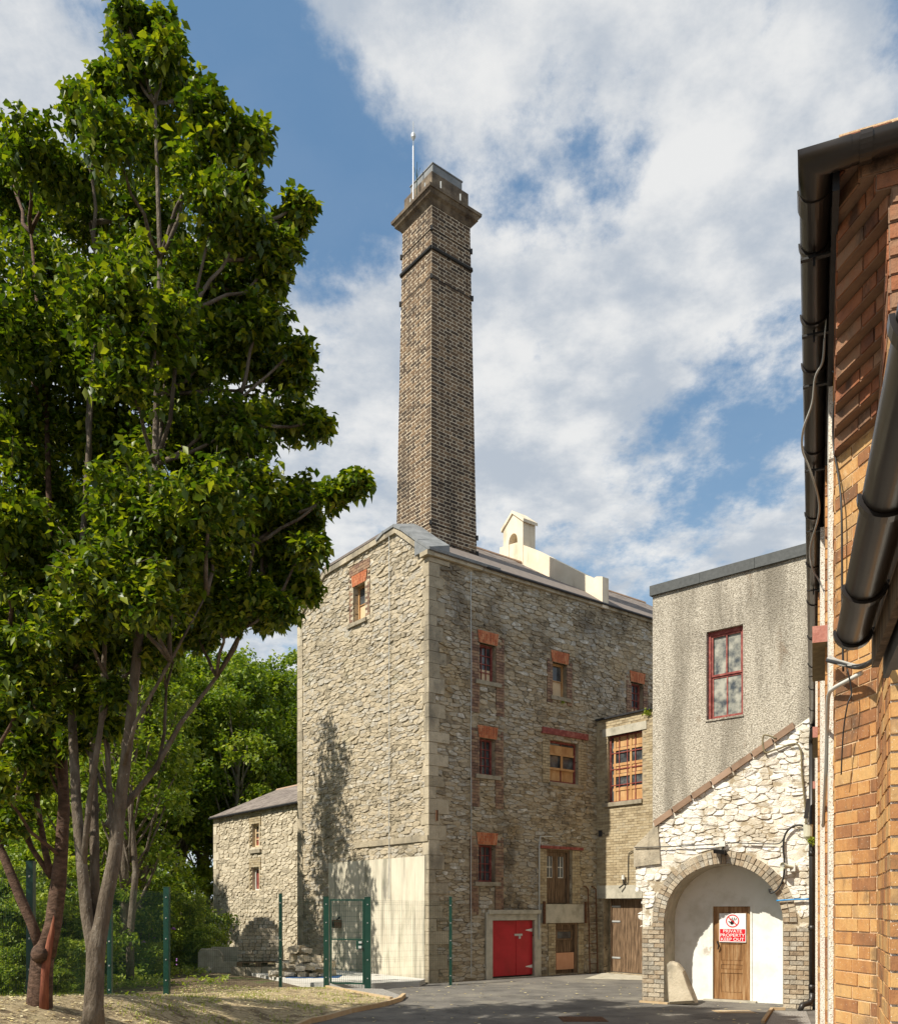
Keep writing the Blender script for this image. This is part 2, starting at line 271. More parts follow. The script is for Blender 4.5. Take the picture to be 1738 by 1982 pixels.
def rec(P, d=.03): return lambda u, z, o=0: P(u, z, o - d)
def clip(poly, px, py, nx, ny):  # keep side where (p-px).n <= 0
    out = []; n = len(poly)
    for i in range(n):
        a, b = poly[i], poly[(i + 1) % n]
        da = (a[0] - px) * nx + (a[1] - py) * ny; db = (b[0] - px) * nx + (b[1] - py) * ny
        if da <= 0: out.append(a)
        if (da < 0 < db) or (db < 0 < da):
            t = da / (da - db); out.append((a[0] + (b[0] - a[0]) * t, a[1] + (b[1] - a[1]) * t))
    return out
def rubble(mb, P, u0, u1, z0, z1, sw=.27, sh=.14, ops=(), halfs=(), circ=None, m=1, gap=.011, hmin=.006, hmax=.04, drop=.16, seed=1, inside=None):
    rr = random.Random(seed); an = sw / sh * .82
    sites = []; z = z0 - sh
    row = 0
    while z < z1 + sh:
        h = sh * rr.choice((.55, .75, .9, 1.1, 1.45)); u = u0 - sw + rr.random() * sw
        while u < u1 + sw:
            w = sw * rr.choice((.32, .5, .7, .9, 1.1, 1.5))
            if rr.random() > drop: sites.append((u + rr.uniform(-.3, .3) * w, (z + rr.uniform(-.15, .15) * h) * an))
            u += w
        z += h; row += 1
    cs = sw * 1.5; grid = {}
    for i, (x, y) in enumerate(sites): grid.setdefault((int(x // cs), int(y // cs)), []).append(i)
    for i, (x, y) in enumerate(sites):
        uz = (x, y / an)
        if not (u0 - .2 < uz[0] < u1 + .2 and z0 - .2 < uz[1] < z1 + .2): continue
        if any(a < uz[0] < b and c < uz[1] < d for a, b, c, d in ops): continue
        if inside and not inside(*uz): continue
        s_ = sw * 1.3; poly = [(x - s_, y - s_), (x + s_, y - s_), (x + s_, y + s_), (x - s_, y + s_)]
        gx, gy = int(x // cs), int(y // cs)
        nb = [j for dx in (-1, 0, 1) for dy in (-1, 0, 1) for j in grid.get((gx + dx, gy + dy), ()) if j != i]
        nb.sort(key=lambda j: (sites[j][0] - x) ** 2 + (sites[j][1] - y) ** 2)
        for j in nb[:18]:
            bx, by = sites[j]; poly = clip(poly, (x + bx) / 2, (y + by) / 2, bx - x, by - y)
            if len(poly) < 3: break
        poly = [(a, b / an) for a, b in poly]
        for (a, b, c, d) in ops:
            if min(p[0] for p in poly) < b and max(p[0] for p in poly) > a and min(p[1] for p in poly) < d and max(p[1] for p in poly) > c:
                cx, cz = uz; ds = [(a - cx, a, cz, 1, 0), (cx - b, b, cz, -1, 0), (c - cz, cx, c, 0, 1), (cz - d, cx, d, 0, -1)]
                q = max(ds); poly = clip(poly, q[1], q[2], q[3], q[4])
                if len(poly) < 3: break
        for hpl in list(halfs) + [(u0, 0, -1, 0), (u1, 0, 1, 0), (0, z0, 0, -1), (0, z1, 0, 1)]:
            if len(poly) >= 3: poly = clip(poly, *hpl)
        if circ and len(poly) >= 3:
            dx, dz = uz[0] - circ[0], uz[1] - circ[1]; L = math.hypot(dx, dz)
            if dz > 0:
                if L < circ[2]: continue
                poly = clip(poly, circ[0] + dx / L * circ[2], circ[1] + dz / L * circ[2], -dx, -dz)
        if len(poly) < 3: continue
        n = len(poly); cx = sum(p[0] for p in poly) / n; cz = sum(p[1] for p in poly) / n
        ar = abs(sum(poly[k][0] * poly[(k + 1) % n][1] - poly[(k + 1) % n][0] * poly[k][1] for k in range(n))) / 2
        if ar < .0012: continue
        c2 = []
        for k in range(n):
            a, b = poly[k], poly[(k + 1) % n]
            c2.append((a[0] * .78 + b[0] * .22, a[1] * .78 + b[1] * .22)); c2.append((a[0] * .22 + b[0] * .78, a[1] * .22 + b[1] * .78))
        rad = math.sqrt(ar); g = min(.3, gap / rad * 2.2 * rr.uniform(.5, 1.6))
        h = rr.uniform(hmin, hmax) * (1.0 if ar < .05 else .75); tx, tz = rr.uniform(-.10, .10), rr.uniform(-.12, .12)
        k2 = len(c2); vs = []
        for sc_, ho in ((1 - g * .6, None), (1 - g * .8 - .01, .7), (1 - g * .8 - .10, 1.0)):
            for (a, b) in c2:
                a2, b2 = cx + (a - cx) * sc_ + rr.uniform(-.007, .007), cz + (b - cz) * sc_ + rr.uniform(-.005, .005)
                o = -.034 if ho is None else h - (1 - ho) * .02 + (a2 - cx) * tx * .8 + (b2 - cz) * tz + rr.uniform(-.005, .005)
                vs.append(P(a2, b2, max(o, -.034)))
        fs = [(q * k2 + k, q * k2 + (k + 1) % k2, (q + 1) * k2 + (k + 1) % k2, (q + 1) * k2 + k) for q in (0, 1) for k in range(k2)]
        fs.append(tuple(range(2 * k2, 3 * k2)))
        mb.add(vs, fs, rr.random(), m)
def bricks(mb, P, wfun, z0, z1, ch=.075, L=.225, jt=.011, ops=(), flem=False, m=1, out=.008, seed=1, inside=None, u_off=0.0, jit=.003, thick=.05, bond=True):
    rr = random.Random(seed); z = z0; row = 0
    while z < z1 - ch * .3:
        ua, ub = wfun(z + ch / 2); u = ua; odd = row % 2; k = 0; first = True
        while u < ub - .01:
            if flem: w = L if (k + odd) % 2 == 0 else L / 2
            else: w = L
            if first and odd: w = L / 2 if not flem else L * .75
            first = False; k += 1
            e = min(u + w, ub); a, b, c, d = u + jt / 2, e - jt / 2, z + jt / 2, min(z + ch, z1) - jt / 2
            if b - a > .02 and not any(a < q[1] - .01 and b > q[0] + .01 and c < q[3] - .01 and d > q[2] + .01 for q in ops) and (inside is None or inside((a + b) / 2, (c + d) / 2)):
                o = out + rr.uniform(-jit, jit); j = lambda: rr.uniform(-jt, jt) * .16
                p = [P(a + j(), c + j(), -thick), P(b + j(), c + j(), -thick), P(b + j(), c + j(), o), P(a + j(), c + j(), o),
                     P(a + j(), d + j(), -thick), P(b + j(), d + j(), -thick), P(b + j(), d + j(), o), P(a + j(), d + j(), o)]
                mb.hexa(p, rr.random(), m)
            u = e
        z += ch; row += 1

# ------------------------------------------------------------------ windows / doors
def window(fr, par, rc, cols=3, rows=4, depth=.16, fw=.055, bar=.022, fmat='winred', pmat='pane', board=None, sill=None, lintel=None, label=None, bmat='plypale'):
    u0, u1, z0, z1 = rc; P = fr.P; b = MB(); i = -depth
    for a in ((u0, u0 + fw, z0, z1), (u1 - fw, u1, z0, z1), (u0 + fw, u1 - fw, z1 - fw, z1), (u0 + fw, u1 - fw, z0, z0 + fw)):
        b.fb(P, *a, i - .05, i)
    for k in range(1, cols):
        u = u0 + fw + (u1 - u0 - 2 * fw) * k / cols; b.fb(P, u - bar / 2, u + bar / 2, z0 + fw, z1 - fw, i - .04, i - .012)
    for k in range(1, rows):
        z = z0 + fw + (z1 - z0 - 2 * fw) * k / rows; b.fb(P, u0 + fw, u1 - fw, z - bar / 2, z + bar / 2, i - .038, i - .014)
    w = b.build('window', fmat, par)
    if label: w['label'] = label
    zb = z0 + fw
    if board:
        zb = z0 + (z1 - z0) * board
        MB().fb(P, u0 + .02, u1 - .02, z0 + .02, zb, i - .055, i - .045).build('board', bmat, w)
    MB().fb(P, u0 + .02, u1 - .02, zb, z1 - .02, i - .052, i - .046).build('pane', pmat, w)
    if sill:
        a, c, zt, th = sill; MB().fb(P, a, c, zt - th, zt, -.15, .07).build('sill', 'sillstone', w)
    if lintel:
        a, c, zb_, zt_ = lintel; brick_lintel(P, a, c, zb_, zt_).build('lintel', ['mortar', 'rbrick'], w)
    return w
def brick_lintel(P, u0, u1, z0, z1, n=11, mat=1):
    b = MB(); fl = .05
    b.add([P(u0 + fl, z0, .012), P(u1 - fl, z0, .012), P(u1, z1, .012), P(u0, z1, .012), P(u0 + fl, z0, -.1), P(u1 - fl, z0, -.1)], [(0, 1, 2, 3), (0, 4, 5, 1)], .5, 0)
    for k in range(n):
        for (za, zb) in ((0, .5), (.5, 1)) if k % 2 else ((0, .26), (.26, .76), (.76, 1)):
            def X(t, s): lo = u0 + fl * (1 - s); hi = u1 - fl * (1 - s); return lo + (hi - lo) * t
            t0, t1 = (k + .07) / n, (k + .93) / n; a, c = za + .012, zb - .012
            zz = lambda s: z0 + (z1 - z0) * s
            o = .024 + random.uniform(-.003, .003)
            b.hexa([P(X(t0, a), zz(a), 0), P(X(t1, a), zz(a), 0), P(X(t1, a), zz(a), o), P(X(t0, a), zz(a), o),
                    P(X(t0, c), zz(c), 0), P(X(t1, c), zz(c), 0), P(X(t1, c), zz(c), o), P(X(t0, c), zz(c), o)], None, 1)
    return b
def planks(P, u0, u1, z0, z1, o, n, th=.03):
    b = MB(); w = (u1 - u0) / n
    for k in range(n): b.fb(P, u0 + k * w + .003, u0 + (k + 1) * w - .003, z0, z1, o - th, o + random.uniform(-.002, .002))
    return b

# ------------------------------------------------------------------ THE MILL
mill = empty('mill_building', (-.527, 23.4, 0), 'tall grey rubble stone mill with the square brick chimney rising from its corner', 'mill')
EZ = 11.32; prof = [(0, EZ), (1.46, 12.4), (5.22, 12.33), (7.0, EZ)]
def gtop(u):
    u = min(max(u, 0), 7)
    for (a, b), (c, d) in zip(prof, prof[1:]):
        if u <= c: return b + (d - b) * (u - a) / (c - a)
    return EZ
P = gable.P
gw = gable.rect(684, 707, 1130, 1202)
cr_ = gable.rect(637, 823, 1664, 1893)         # cement rendered panel at the foot
crx = (cr_[0], cr_[1], 0, cr_[3])
strg = gable.uz(757, 1628)[1]
mb = MB()
wallface(mb, rec(P, .016), [0, 1.46, 5.22, 7.0], gtop, lambda u: -.2, [gw], 0, .2)
halfs = [(0, EZ - .05, -(12.4 - EZ), 1.46), (7.0, EZ - .05, (12.33 - EZ), 1.78), (1.46, 12.35, 0.02, 1)]
gl = gable.rect(681, 711, 1109, 1131)
surround = [(gw[0] - .24, gw[1] + .22, gw[2] + .05, 12.05)]
# string band (offset) and render panel are separate reserved areas
band = (0.0, gable.uz(690, 1628)[0], strg - .11, strg + .05)
qz = []; z = 0.0; k = 0
rq = random.Random(5)
while z < EZ - .12:
    h = rq.uniform(.27, .40); h = min(h, EZ - .12 - z); qz.append((z, z + h, (rq.uniform(.45, .68), rq.uniform(.13, .2)) if k % 2 else (rq.uniform(.20, .36), rq.uniform(.22, .38)))); z += h; k += 1
qops = [(-.1, s[1], a, b) for a, b, s in qz]
rubble(mb, P, 0, 7.0, 0, 12.4, ops=[gw, crx] + surround + [band] + qops + [(6.72, 7.1, 0, EZ)], halfs=halfs, seed=3, sw=.34, sh=.080, hmin=-.012, hmax=.024, gap=.006, drop=.12)
mb.build('gable_wall', ['mortar', 'stone'], mill)
# gable extras
b = MB(); b.fb(P, band[0], band[1], band[2], band[3], 0, .05); b.build('string_course', 'quoin', mill)
b = MB(); b.fb(P, crx[0], crx[1], -.1, crx[3], -.01, .022); b.build('render_panel', 'concwall', mill)
b = MB(); bricks(b, P, lambda z: (surround[0][0], surround[0][1]), surround[0][2], surround[0][3], ops=[gw, gl], ch=.08, seed=4, out=.012)
b.fb(P, surround[0][0], gw[0], gw[2], gw[3], .0, .006, .5, 0); b.fb(P, gw[1], surround[0][1], gw[2], gw[3], .0, .006, .5, 0)
b.build('brick_surround', ['mortar', 'dbrick'], mill)
sl = gable.rect(674, 711, 1205, 1211)
window(gable, mill, gw, 1, 2, depth=.17, fmat='ply', pmat='pane', board=.5, sill=(sl[0], sl[1], gw[2], .11), lintel=(gl[0], gl[1], gl[2], gl[3]), bmat='plypale')
b = MB(); z = 0
for k, (a, c, s) in enumerate(qz):   # left far quoins of the gable
    b.fb(P, 6.70, 7.03, a + .006, c - .006, -.2, .02)
b.build('quoin', 'quoin', mill)
for (a, c, s) in qz:                  # corner quoins, wrapping both faces
    b2 = MB(); w, wg_ = s; Z0, Z1 = a + .006, c - .006; o = .016
    pf = lambda x, y, z: tuple(Vector((-.527, 23.4, z)) + gv * x + fv * y)
    o = rq.uniform(.004, .02); b2.hexa([pf(-o, -o, Z0), pf(wg_, -o, Z0), pf(wg_, w, Z0), pf(-o, w, Z0), pf(-o, -o, Z1), pf(wg_, -o, Z1), pf(wg_, w, Z1), pf(-o, w, Z1)])
    b2.build('quoin', 'quoin', mill)
# facade
P = facade.P; FL = 13.0
A1 = facade.rect(928, 960, 1247, 1320); A2 = facade.rect(928, 958.5, 1430, 1501); A3 = facade.rect(926, 958.5, 1636, 1708)
B1 = facade.rect(1069.5, 1097, 1284, 1350); C1 = facade.rect(1221.5, 1245, 1322, 1386)
B2 = facade.rect(1064, 1119, 1436, 1516); B3 = facade.rect(1058, 1107, 1645, 1750); D1 = facade.rect(1075, 1119, 1787, 1888)
H1 = facade.rect(951.5, 1033, 1782, 1897); H1 = (H1[0], H1[1], .03, H1[3])
Hf = facade.rect(939, 1045, 1766, 1903)
D1 = (D1[0], D1[1], .03, D1[3])
ops = [A1, A2, A3, B1, C1, B2, B3, D1]
Hfo = (Hf[0], Hf[1], 0, Hf[3])
sb = facade.rect(1047, 1128, 1751, 1787)
res = [Hfo, sb]
mb = MB(); wallface(mb, rec(P, .02), [0, FL], lambda u: EZ, lambda u: -.2, ops + [H1], 0, .2)
jam = []
for w_, ex in ((A1, .30), (A2, .30), (A3, .30)): jam += [(w_[0] - ex, w_[0], w_[2] - .9, w_[3] + .25), (w_[1], w_[1] + ex, w_[2] - .9, w_[3] + .25)]
for w_, ex in ((B1, .22), (C1, .22)): jam += [(w_[0] - ex, w_[0], w_[2] - .2, w_[3] + .15), (w_[1], w_[1] + ex, w_[2] - .2, w_[3] + .15)]
yj = [(B2[0] - .3, B2[0], B2[2] - .05, B2[3]), (B2[1], B2[1] + .35, B2[2] - .1, B2[3]), (B3[0] - .33, B3[0], B3[2], B3[3]), (B3[1], B3[1] + .35, B3[2], B3[3]),
      (D1[0] - .3, D1[0], 0, D1[3]), (D1[1], D1[1] + .25, 0, D1[3])]
lin = []
for w_ in (A1, A2, A3, B1, C1): lin.append((w_[0] - .08, w_[1] + .09, w_[3], w_[3] + .36))
fq = [(-.1, s[0], a, c) for a, c, s in qz]
rubble(mb, P, 0, FL, 0, EZ - .1, ops=ops + res + jam + yj + lin + fq, seed=9, sw=.34, sh=.085, hmin=-.015, hmax=.028, gap=.007, drop=.08)
mb.build('facade_wall', ['facade_mortar', 'facade_stone'], mill)
for k, j in enumerate(jam):
    b = MB(); bricks(b, P, lambda z, j=j: (j[0], j[1]), j[2], j[3], ch=.08, seed=20 + k, ops=lin, out=.014, m=0); b.build('brick_jamb', 'dbrick', mill)
for k, j in enumerate(yj):
    b = MB(); bricks(b, P, lambda z, j=j: (j[0], j[1]), j[2], j[3], ch=.08, seed=40 + k, out=.014, m=0); b.build('yellow_brick_jamb', 'ybrick', mill)
for w_, bd, lab in ((A1, .36, None), (A2, None, None), (A3, None, None)):
    window(facade, mill, w_, 3, 4, sill=(w_[0] - .16, w_[1] + .16, w_[2], .11), lintel=(w_[0] - .08, w_[1] + .09, w_[3], w_[3] + .34), board=bd)
window(facade, mill, B1, 1, 2, fmat='ply', board=.53, bmat='plypale', sill=(B1[0] - .1, B1[1] + .12, B1[2], .11), lintel=(B1[0] - .08, B1[1] + .09, B1[3], B1[3] + .34), label='boarded window with plywood lower half')
window(facade, mill, C1, 3, 4, board=.3, sill=(C1[0] - .1, C1[1] + .12, C1[2], .1), lintel=(C1[0] - .08, C1[1] + .09, C1[3], C1[3] + .34))
# B2 boarded wide window under red beam
w = window(facade, mill, B2, 2, 1, fmat='winred', board=.33, bmat='ply', depth=.12, label='wide window boarded above and below with orange plywood')
u0, u1, z0, z1 = B2; h = z1 - z0
b = MB(); b.fb(P, u0 + .05, u1 - .08, z1 - h * .32, z1 - .12, -.165, -.13); b.build('board', 'ply', w)
b = MB()
for (a, c, d, e) in ((u0 + .05, u1 - .08, z0 + h * .31, z0 + h * .36), (u0 + .05, u1 - .08, z0 + h * .66, z0 + h * .71), ((u0 + u1) / 2 - .04, (u0 + u1) / 2 + .04, z0 + h * .36, z0 + h * .66)):
    b.fb(P, a, c, d, e, -.13, -.10)
b.build('batten', 'ply', w)
lb = facade.rect(1047.6, 1136, 1415, 1424.5)
MB().fb(P, lb[0], lb[1], lb[2] - .03, lb[3], -.1, .06).build('beam', 'winred', w)
MB().fb(P, u0 - .02, u1 + .2, z0 - .12, z0 - .01, -.12, .05).build('sill', 'sillstone', w)
# B3 loading door
u0, u1, z0, z1 = B3
dd = MB(); fwid = .09
dd.fb(P, u0, u0 + .05, z0, z1, -.2, -.1); dd.fb(P, u1 - .1, u1, z0, z1, -.2, -.1); dd.fb(P, u0 + .05, u1 - .1, z1 - .07, z1, -.2, -.1)
um = (u0 + .05 + u1 - .1) / 2
dd.v += []; 
for k, (a, c) in enumerate(((u0 + .05, um - .005), (um + .005, u1 - .1))):
    pk = planks(P, a, c, z0 + .02, z0 + (z1 - z0) * .48, -.17, 3); dd.add(pk.v, pk.f)
    dd.fb(P, a, a + .11, z0 + (z1 - z0) * .48, z1 - .07, -.2, -.16); dd.fb(P, c - .11, c, z0 + (z1 - z0) * .48, z1 - .07, -.2, -.16)
    dd.fb(P, a + .11, c - .11, z1 - .2, z1 - .07, -.2, -.16)
door = dd.build('loading_door', 'wood', mill); door['label'] = 'upper brown timber double door with tall glass lights'
b = MB(); b.fb(P, u0 + .05, u1 - .1, z0 + (z1 - z0) * .46, z1 - .1, -.199, -.185); b.build('pane', 'pane', door)
b = MB()
for (a, c) in ((u0 + .05, um), (um, u1 - .1)):
    a2, c2 = a + .11, c - .11; zz0, zz1 = z0 + (z1 - z0) * .48, z1 - .2
    b.fb(P, (a2 + c2) / 2 - .012, (a2 + c2) / 2 + .012, zz0, zz1, -.184, -.165)
    b.fb(P, a2, c2, (zz0 + zz1) / 2 - .012, (zz0 + zz1) / 2 + .012, -.184, -.166); b.fb(P, a2, c2, zz0, zz0 + .02, -.184, -.166)
    b.fb(P, a2, a2 + .015, zz0, zz1, -.184, -.167); b.fb(P, c2 - .015, c2, zz0, zz1, -.184, -.167)
b.build('glazing_bar', 'wplast', door)
l3 = facade.rect(1044, 1126, 1634.5, 1639.5); MB().fb(P, l3[0], l3[1], z1 + .01, z1 + .09, -.1, .07).build('beam', 'winred', door)
b = MB(); b.fb(P, sb[0], sb[1], sb[2], sb[3], -.05, .09); b.build('loading_sill', 'conc', mill)
for uu in (sb[0] - .02, sb[1] - .04):
    MB().fb(P, uu, uu + .06, sb[2] - .02, sb[3] + .08, .09, .16).build('iron_bracket', 'rust', mill)
# D1 lower door
u0, u1, z0, z1 = D1
dd = MB(); dd.fb(P, u0, u0 + .06, z0, z1, -.15, -.03); dd.fb(P, u1 - .13, u1, z0, z1, -.15, -.03); dd.fb(P, u0 + .06, u1 - .13, z1 - .06, z1, -.15, -.04)
pk = planks(P, u0 + .06, u1 - .13, z0, z1 - .06, -.11, 8); dd.add(pk.v, pk.f)
wz0, wz1 = z0 + (z1 - z0) * .66, z0 + (z1 - z0) * .86; a, c = u0 + .1, u1 - .18
for q in ((a, c, wz0, wz0 + .05), (a, c, wz1 - .05, wz1), (a, a + .05, wz0 + .05, wz1 - .05), (c - .05, c, wz0 + .05, wz1 - .05)): dd.fb(P, *q, -.11, -.075)
door = dd.build('lower_door', 'wood', mill); door['label'] = 'lower timber door with small dark window and pinkish board'
MB().fb(P, a + .05, c - .05, wz0 + .05, wz1 - .05, -.108, -.095).build('pane', 'pane', door)
MB().fb(P, u0 + .0, u1 - .12, z0 + .12, z0 + .62, -.1, -.05).build('board', 'pinkply', door)
l = facade.rect(1069, 1132, 1776, 1785); MB().fb(P, l[0], l[1], D1[3] + .005, D1[3] + .14, -.1, .05).build('lintel', 'wood', door)
# red hatch
dd = MB(); u0, u1, z0, z1 = H1; uc = u0 + (u1 - u0) * .595
dd.fb(P, u0 + .02, uc - .006, z0 + .04, z1 - .01, -.10, -.055); dd.fb(P, uc + .006, u1 - .01, z0 + .04, z1 - .01, -.10, -.05)
door = dd.build('red_hatch_door', 'redp', mill); door['label'] = 'bright red double hatch door with padlock'
MB().fb(P, u0, u1, z0, z1, -.199, -.12).build('backing', 'dark', door)
for zz in (z0 + (z1 - z0) * .17, z0 + (z1 - z0) * .82):
    MB().add([P(u1 - .02, zz - .05, -.045), P(u1 - .02, zz + .05, -.045), P(u1 - .28, zz + .008, -.045), P(u1 - .28, zz - .008, -.045),
              P(u1 - .02, zz - .05, -.051), P(u1 - .02, zz + .05, -.051)], [(0, 1, 2, 3), (0, 4, 5, 1)]).build('strap_hinge', 'wplast', door)
b = MB(); zc = z0 + (z1 - z0) * .74; b.fb(P, uc - .06, uc + .24, zc - .03, zc + .03, -.055, -.035); b.fb(P, uc + .1, uc + .16, zc - .11, zc - .03, -.05, -.02); b.build('padlock', 'galv', door)
b = MB(); b.fb(P, Hf[0], u0, 0, Hf[3], 0, .05); b.fb(P, u1, Hf[1], 0, Hf[3], 0, .05); b.fb(P, u0, u1, z1, Hf[3], -.0, .05)
b.fb(P, Hf[0] + .05, Hf[1] - .06, Hf[3] - .05, Hf[3] + .06, .05, .12); b.build('concrete_surround', 'conc', mill)
b = MB(); b.fb(P, u0, u1, -.02, .03, -.12, .04); b.build('threshold', 'conc', mill)
# lightning conductor strips
for (fr_, px, ya, yb) in ((facade, 909, 1108, 1892), (gable, 757, 1040, 1740)):
    uu, za = fr_.uz(px, ya); zb_ = max(fr_.uz(px, yb)[1], .05)
    pp = [fr_.P(uu + .008 * math.sin(zk * 1.7), zk, .065) for zk in np.linspace(zb_, za, 14)]
    MB().tube(pp, .011, 5).build('conductor_strip', 'galv', mill)
pp = [facade.P(*facade.uz(*q), .08) for q in ((1066, 1620), (1042, 1620), (1040, 1640), (1040, 1819))]
MB().tube(pp, .02, 6).build('drain_pipe', 'galv', mill)
b = MB(); uu, zz = facade.uz(842, 1579); b.fb(P, uu, uu + .06, zz - .14, zz + .14, .03, .06); b.build('iron_hook', 'rust', mill)
# body, eaves, roof
pf = lambda x, y, z: tuple(Vector((-.527, 23.4, z)) + gv * x + fv * y)
b = MB(); b.quad(pf(7, 0, -.2), pf(7, FL, -.2), pf(7, FL, EZ), pf(7, 0, EZ)); b.quad(pf(0, FL, -.2), pf(7, FL, -.2), pf(7, FL, EZ), pf(0, FL, EZ))
b.add([pf(0, FL, EZ), pf(7, FL, EZ), pf(3.5, FL, 13.55)], [(0, 1, 2)])
b.build('rear_wall', 'mortar', mill)
RZ = 13.55; HX = 1.85
def roofpt(x, y, z, t=0): return pf(x, y, z + t)
b = MB(); ov = .12
e0 = EZ + .02
sl_ = (RZ - e0) / 3.5
for t, mflip in ((.0, 0), (.07, 1)):
    A = pf(-ov, -.08, e0 - ov * sl_ + t + .04); Bq = pf(1.46, -.08, 12.42 + t + .02); Cq = pf(5.22, -.08, 12.37 + t + .02); D = pf(7 + ov, -.08, e0 - ov * sl_ + t + .04)
    R0 = pf(3.5, HX, RZ + t); R1 = pf(3.5, FL + .1, RZ + t); E = pf(-ov, FL + .1, e0 - ov * sl_ + t + .04); E2 = pf(7 + ov, FL + .1, e0 - ov * sl_ + t + .04)
    b.add([A, Bq, Cq, D, R0, R1, E, E2], [(0, 6, 5, 4, 1), (1, 4, 2), (2, 4, 5, 7, 3)], .5)
    if t == 0: low_ring = [A, Bq, Cq, D, E2, R1, E]
    else:
        hi = [A, Bq, Cq, D, E2, R1, E]
        for i in range(7): b.quad(low_ring[i], low_ring[(i + 1) % 7], hi[(i + 1) % 7], hi[i])
roof = b.build('roof', 'slate', mill)
b = MB()   # slate courses on the facade slope
sn = math.hypot(3.5, RZ - e0)
def PS(u, s, o=0): return pf(3.5 * (s / sn) - ov * 0, u, e0 + .1 + (RZ - e0) * (s / sn) + o)
bricks(b, PS, lambda z: (2.4, FL), 0.05, sn - .05, ch=.2, L=.28, jt=.006, out=.012, m=0, thick=.0, seed=77, ops=[(6.3, 6.9, -1, 9)])
b.build('slate_course', 'slate', roof)
b = MB(); b.tube([pf(3.5, HX, RZ + .09), pf(3.5, FL, RZ + .09)], .07, 6); b.build('ridge_tile', 'tile', roof)
b = MB()  # eave course + lead flashing on the corner and raking verge stones
for k in range(22):
    b.fb(P, k * .6 + .005, k * .6 + .595, EZ - .1, EZ + .015, -.1, .09 + random.uniform(-.01, .01))
b.build('eave_course', 'quoin', mill)
b = MB(); b.tube([facade.P(1.9, EZ + .0, .14), facade.P(FL, EZ + .0, .14)], .035, 6); b.build('gutter', 'dark', mill)
b = MB()
GP = gable.P
for (ua, za), (ub, zb) in zip(prof, prof[1:]):
    n_ = 6 if ub - ua > 2 else 4
    for k in range(n_):
        a = ua + (ub - ua) * k / n_; c = ua + (ub - ua) * (k + 1) / n_; zA = za + (zb - za) * k / n_; zC = za + (zb - za) * (k + 1) / n_
        b.hexa([GP(a, zA - .12, -.1), GP(c - .006, zC - .12, -.1), GP(c - .006, zC - .12, .075), GP(a, zA - .12, .075),
                GP(a, zA + .03, -.1), GP(c - .006, zC + .03, -.1), GP(c - .006, zC + .03, .075), GP(a, zA + .03, .075)])
b.fb(GP, -.12, .22, EZ - .12, EZ - .0, -.1, .14); b.fb(GP, 6.8, 7.15, EZ - .14, EZ - .01, -.1, .14)
b.build('verge_stone', 'quoin', mill)
b = MB()
def leadbit(u0, z0, u1, z1, lap=0):
    b.hexa([GP(u0, z0 + .03, -.6), GP(u1, z1 + .03, -.6), GP(u1, z1 + .02, .11), GP(u0, z0 + .02, .11),
            GP(u0, z0 + .30, -.6), GP(u1, z1 + .30, -.6), GP(u1, z1 + .09 + lap, .11), GP(u0, z0 + .09 + lap, .11)])
lp = [(-.12, EZ - .02), (.35, EZ + .30), (.75, EZ + .60), (1.15, EZ + .90), (1.5, 12.42), (2.0, 12.40), (2.35, 12.3)]
for k in range(6): leadbit(*lp[k], lp[k + 1][0] - .01, lp[k + 1][1], (k % 2) * .015)
for k in range(4):
    a = -.1 + k * .62
    b.hexa([facade.P(a, EZ + .03, -.5), facade.P(a + .61, EZ + .03, -.5), facade.P(a + .61, EZ + .0, .16), facade.P(a, EZ + .0, .16),
            facade.P(a, EZ + .42, -.5), facade.P(a + .61, EZ + .42, -.5), facade.P(a + .61, EZ + .07, .17), facade.P(a, EZ + .07, .17)])
b.build('lead_flashing', 'lead', mill)
# chimney
cc = Vector((-.368, 25.645, 0)); ZB, ZT = 11.2, 21.45
def half(z): return .838 + (.690 - .838) * (z - ZB) / (ZT - ZB)
def cf(ax, sg):
    a_, n_ = (gv, fv) if ax == 0 else (fv, gv)
    def Pq(u, z, o=0):
        h = half(z); p = cc + a_ * u + n_ * (sg * (h + o)); return (p.x, p.y, z)
    return Pq
mb = MB()
for k, (ax, sg) in enumerate(((0, -1), (1, -1), (0, 1), (1, 1))):
    Pq = cf(ax, sg)
    mb.quad(Pq(-half(ZB), ZB), Pq(half(ZB), ZB), Pq(half(ZT), ZT), Pq(-half(ZT), ZT), .5, 0)
    bricks(mb, Pq, lambda z: (-half(z) - .006, half(z) + .006), ZB, ZT, ch=.100, L=.30, jt=.027, flem=True, m=1, out=.009, seed=100 + k, thick=0, jit=.002)
chim = mb.build('chimney_stack', ['chmortar', 'chbrick'], mill); chim['label'] = 'tall square tapering dark brick chimney'
def sq(mbb, h0, h1, z0, z1, m=0, r=.5):
    v = []
    for (h, z) in ((h0, z0), (h1, z1)):
        for (s, t) in ((-1, -1), (1, -1), (1, 1), (-1, 1)):
            p = cc + gv * (s * h) + fv * (t * h); v.append((p.x, p.y, z))
    mbb.hexa(v, r, m)
b = MB(); sq(b, .70, .78, ZT - .02, ZT + .10); sq(b, .78, .86, ZT + .10, ZT + .15); sq(b, .84, .90, ZT + .15, ZT + .26); sq(b, .925, .935, ZT + .26, ZT + .34)
b.build('cornice', 'capstone', chim)
b = MB(); sq(b, .70, .70, ZT + .34, ZT + .45); sq(b, .655, .655, ZT + .45, ZT + .95); b.build('cap_block', 'capstone', chim)
b = MB(); sq(b, .525, .525, ZT + .95, ZT + 1.30); sq(b, .545, .545, ZT + 1.30, ZT + 1.33); b.build('metal_cap', 'lead', chim)
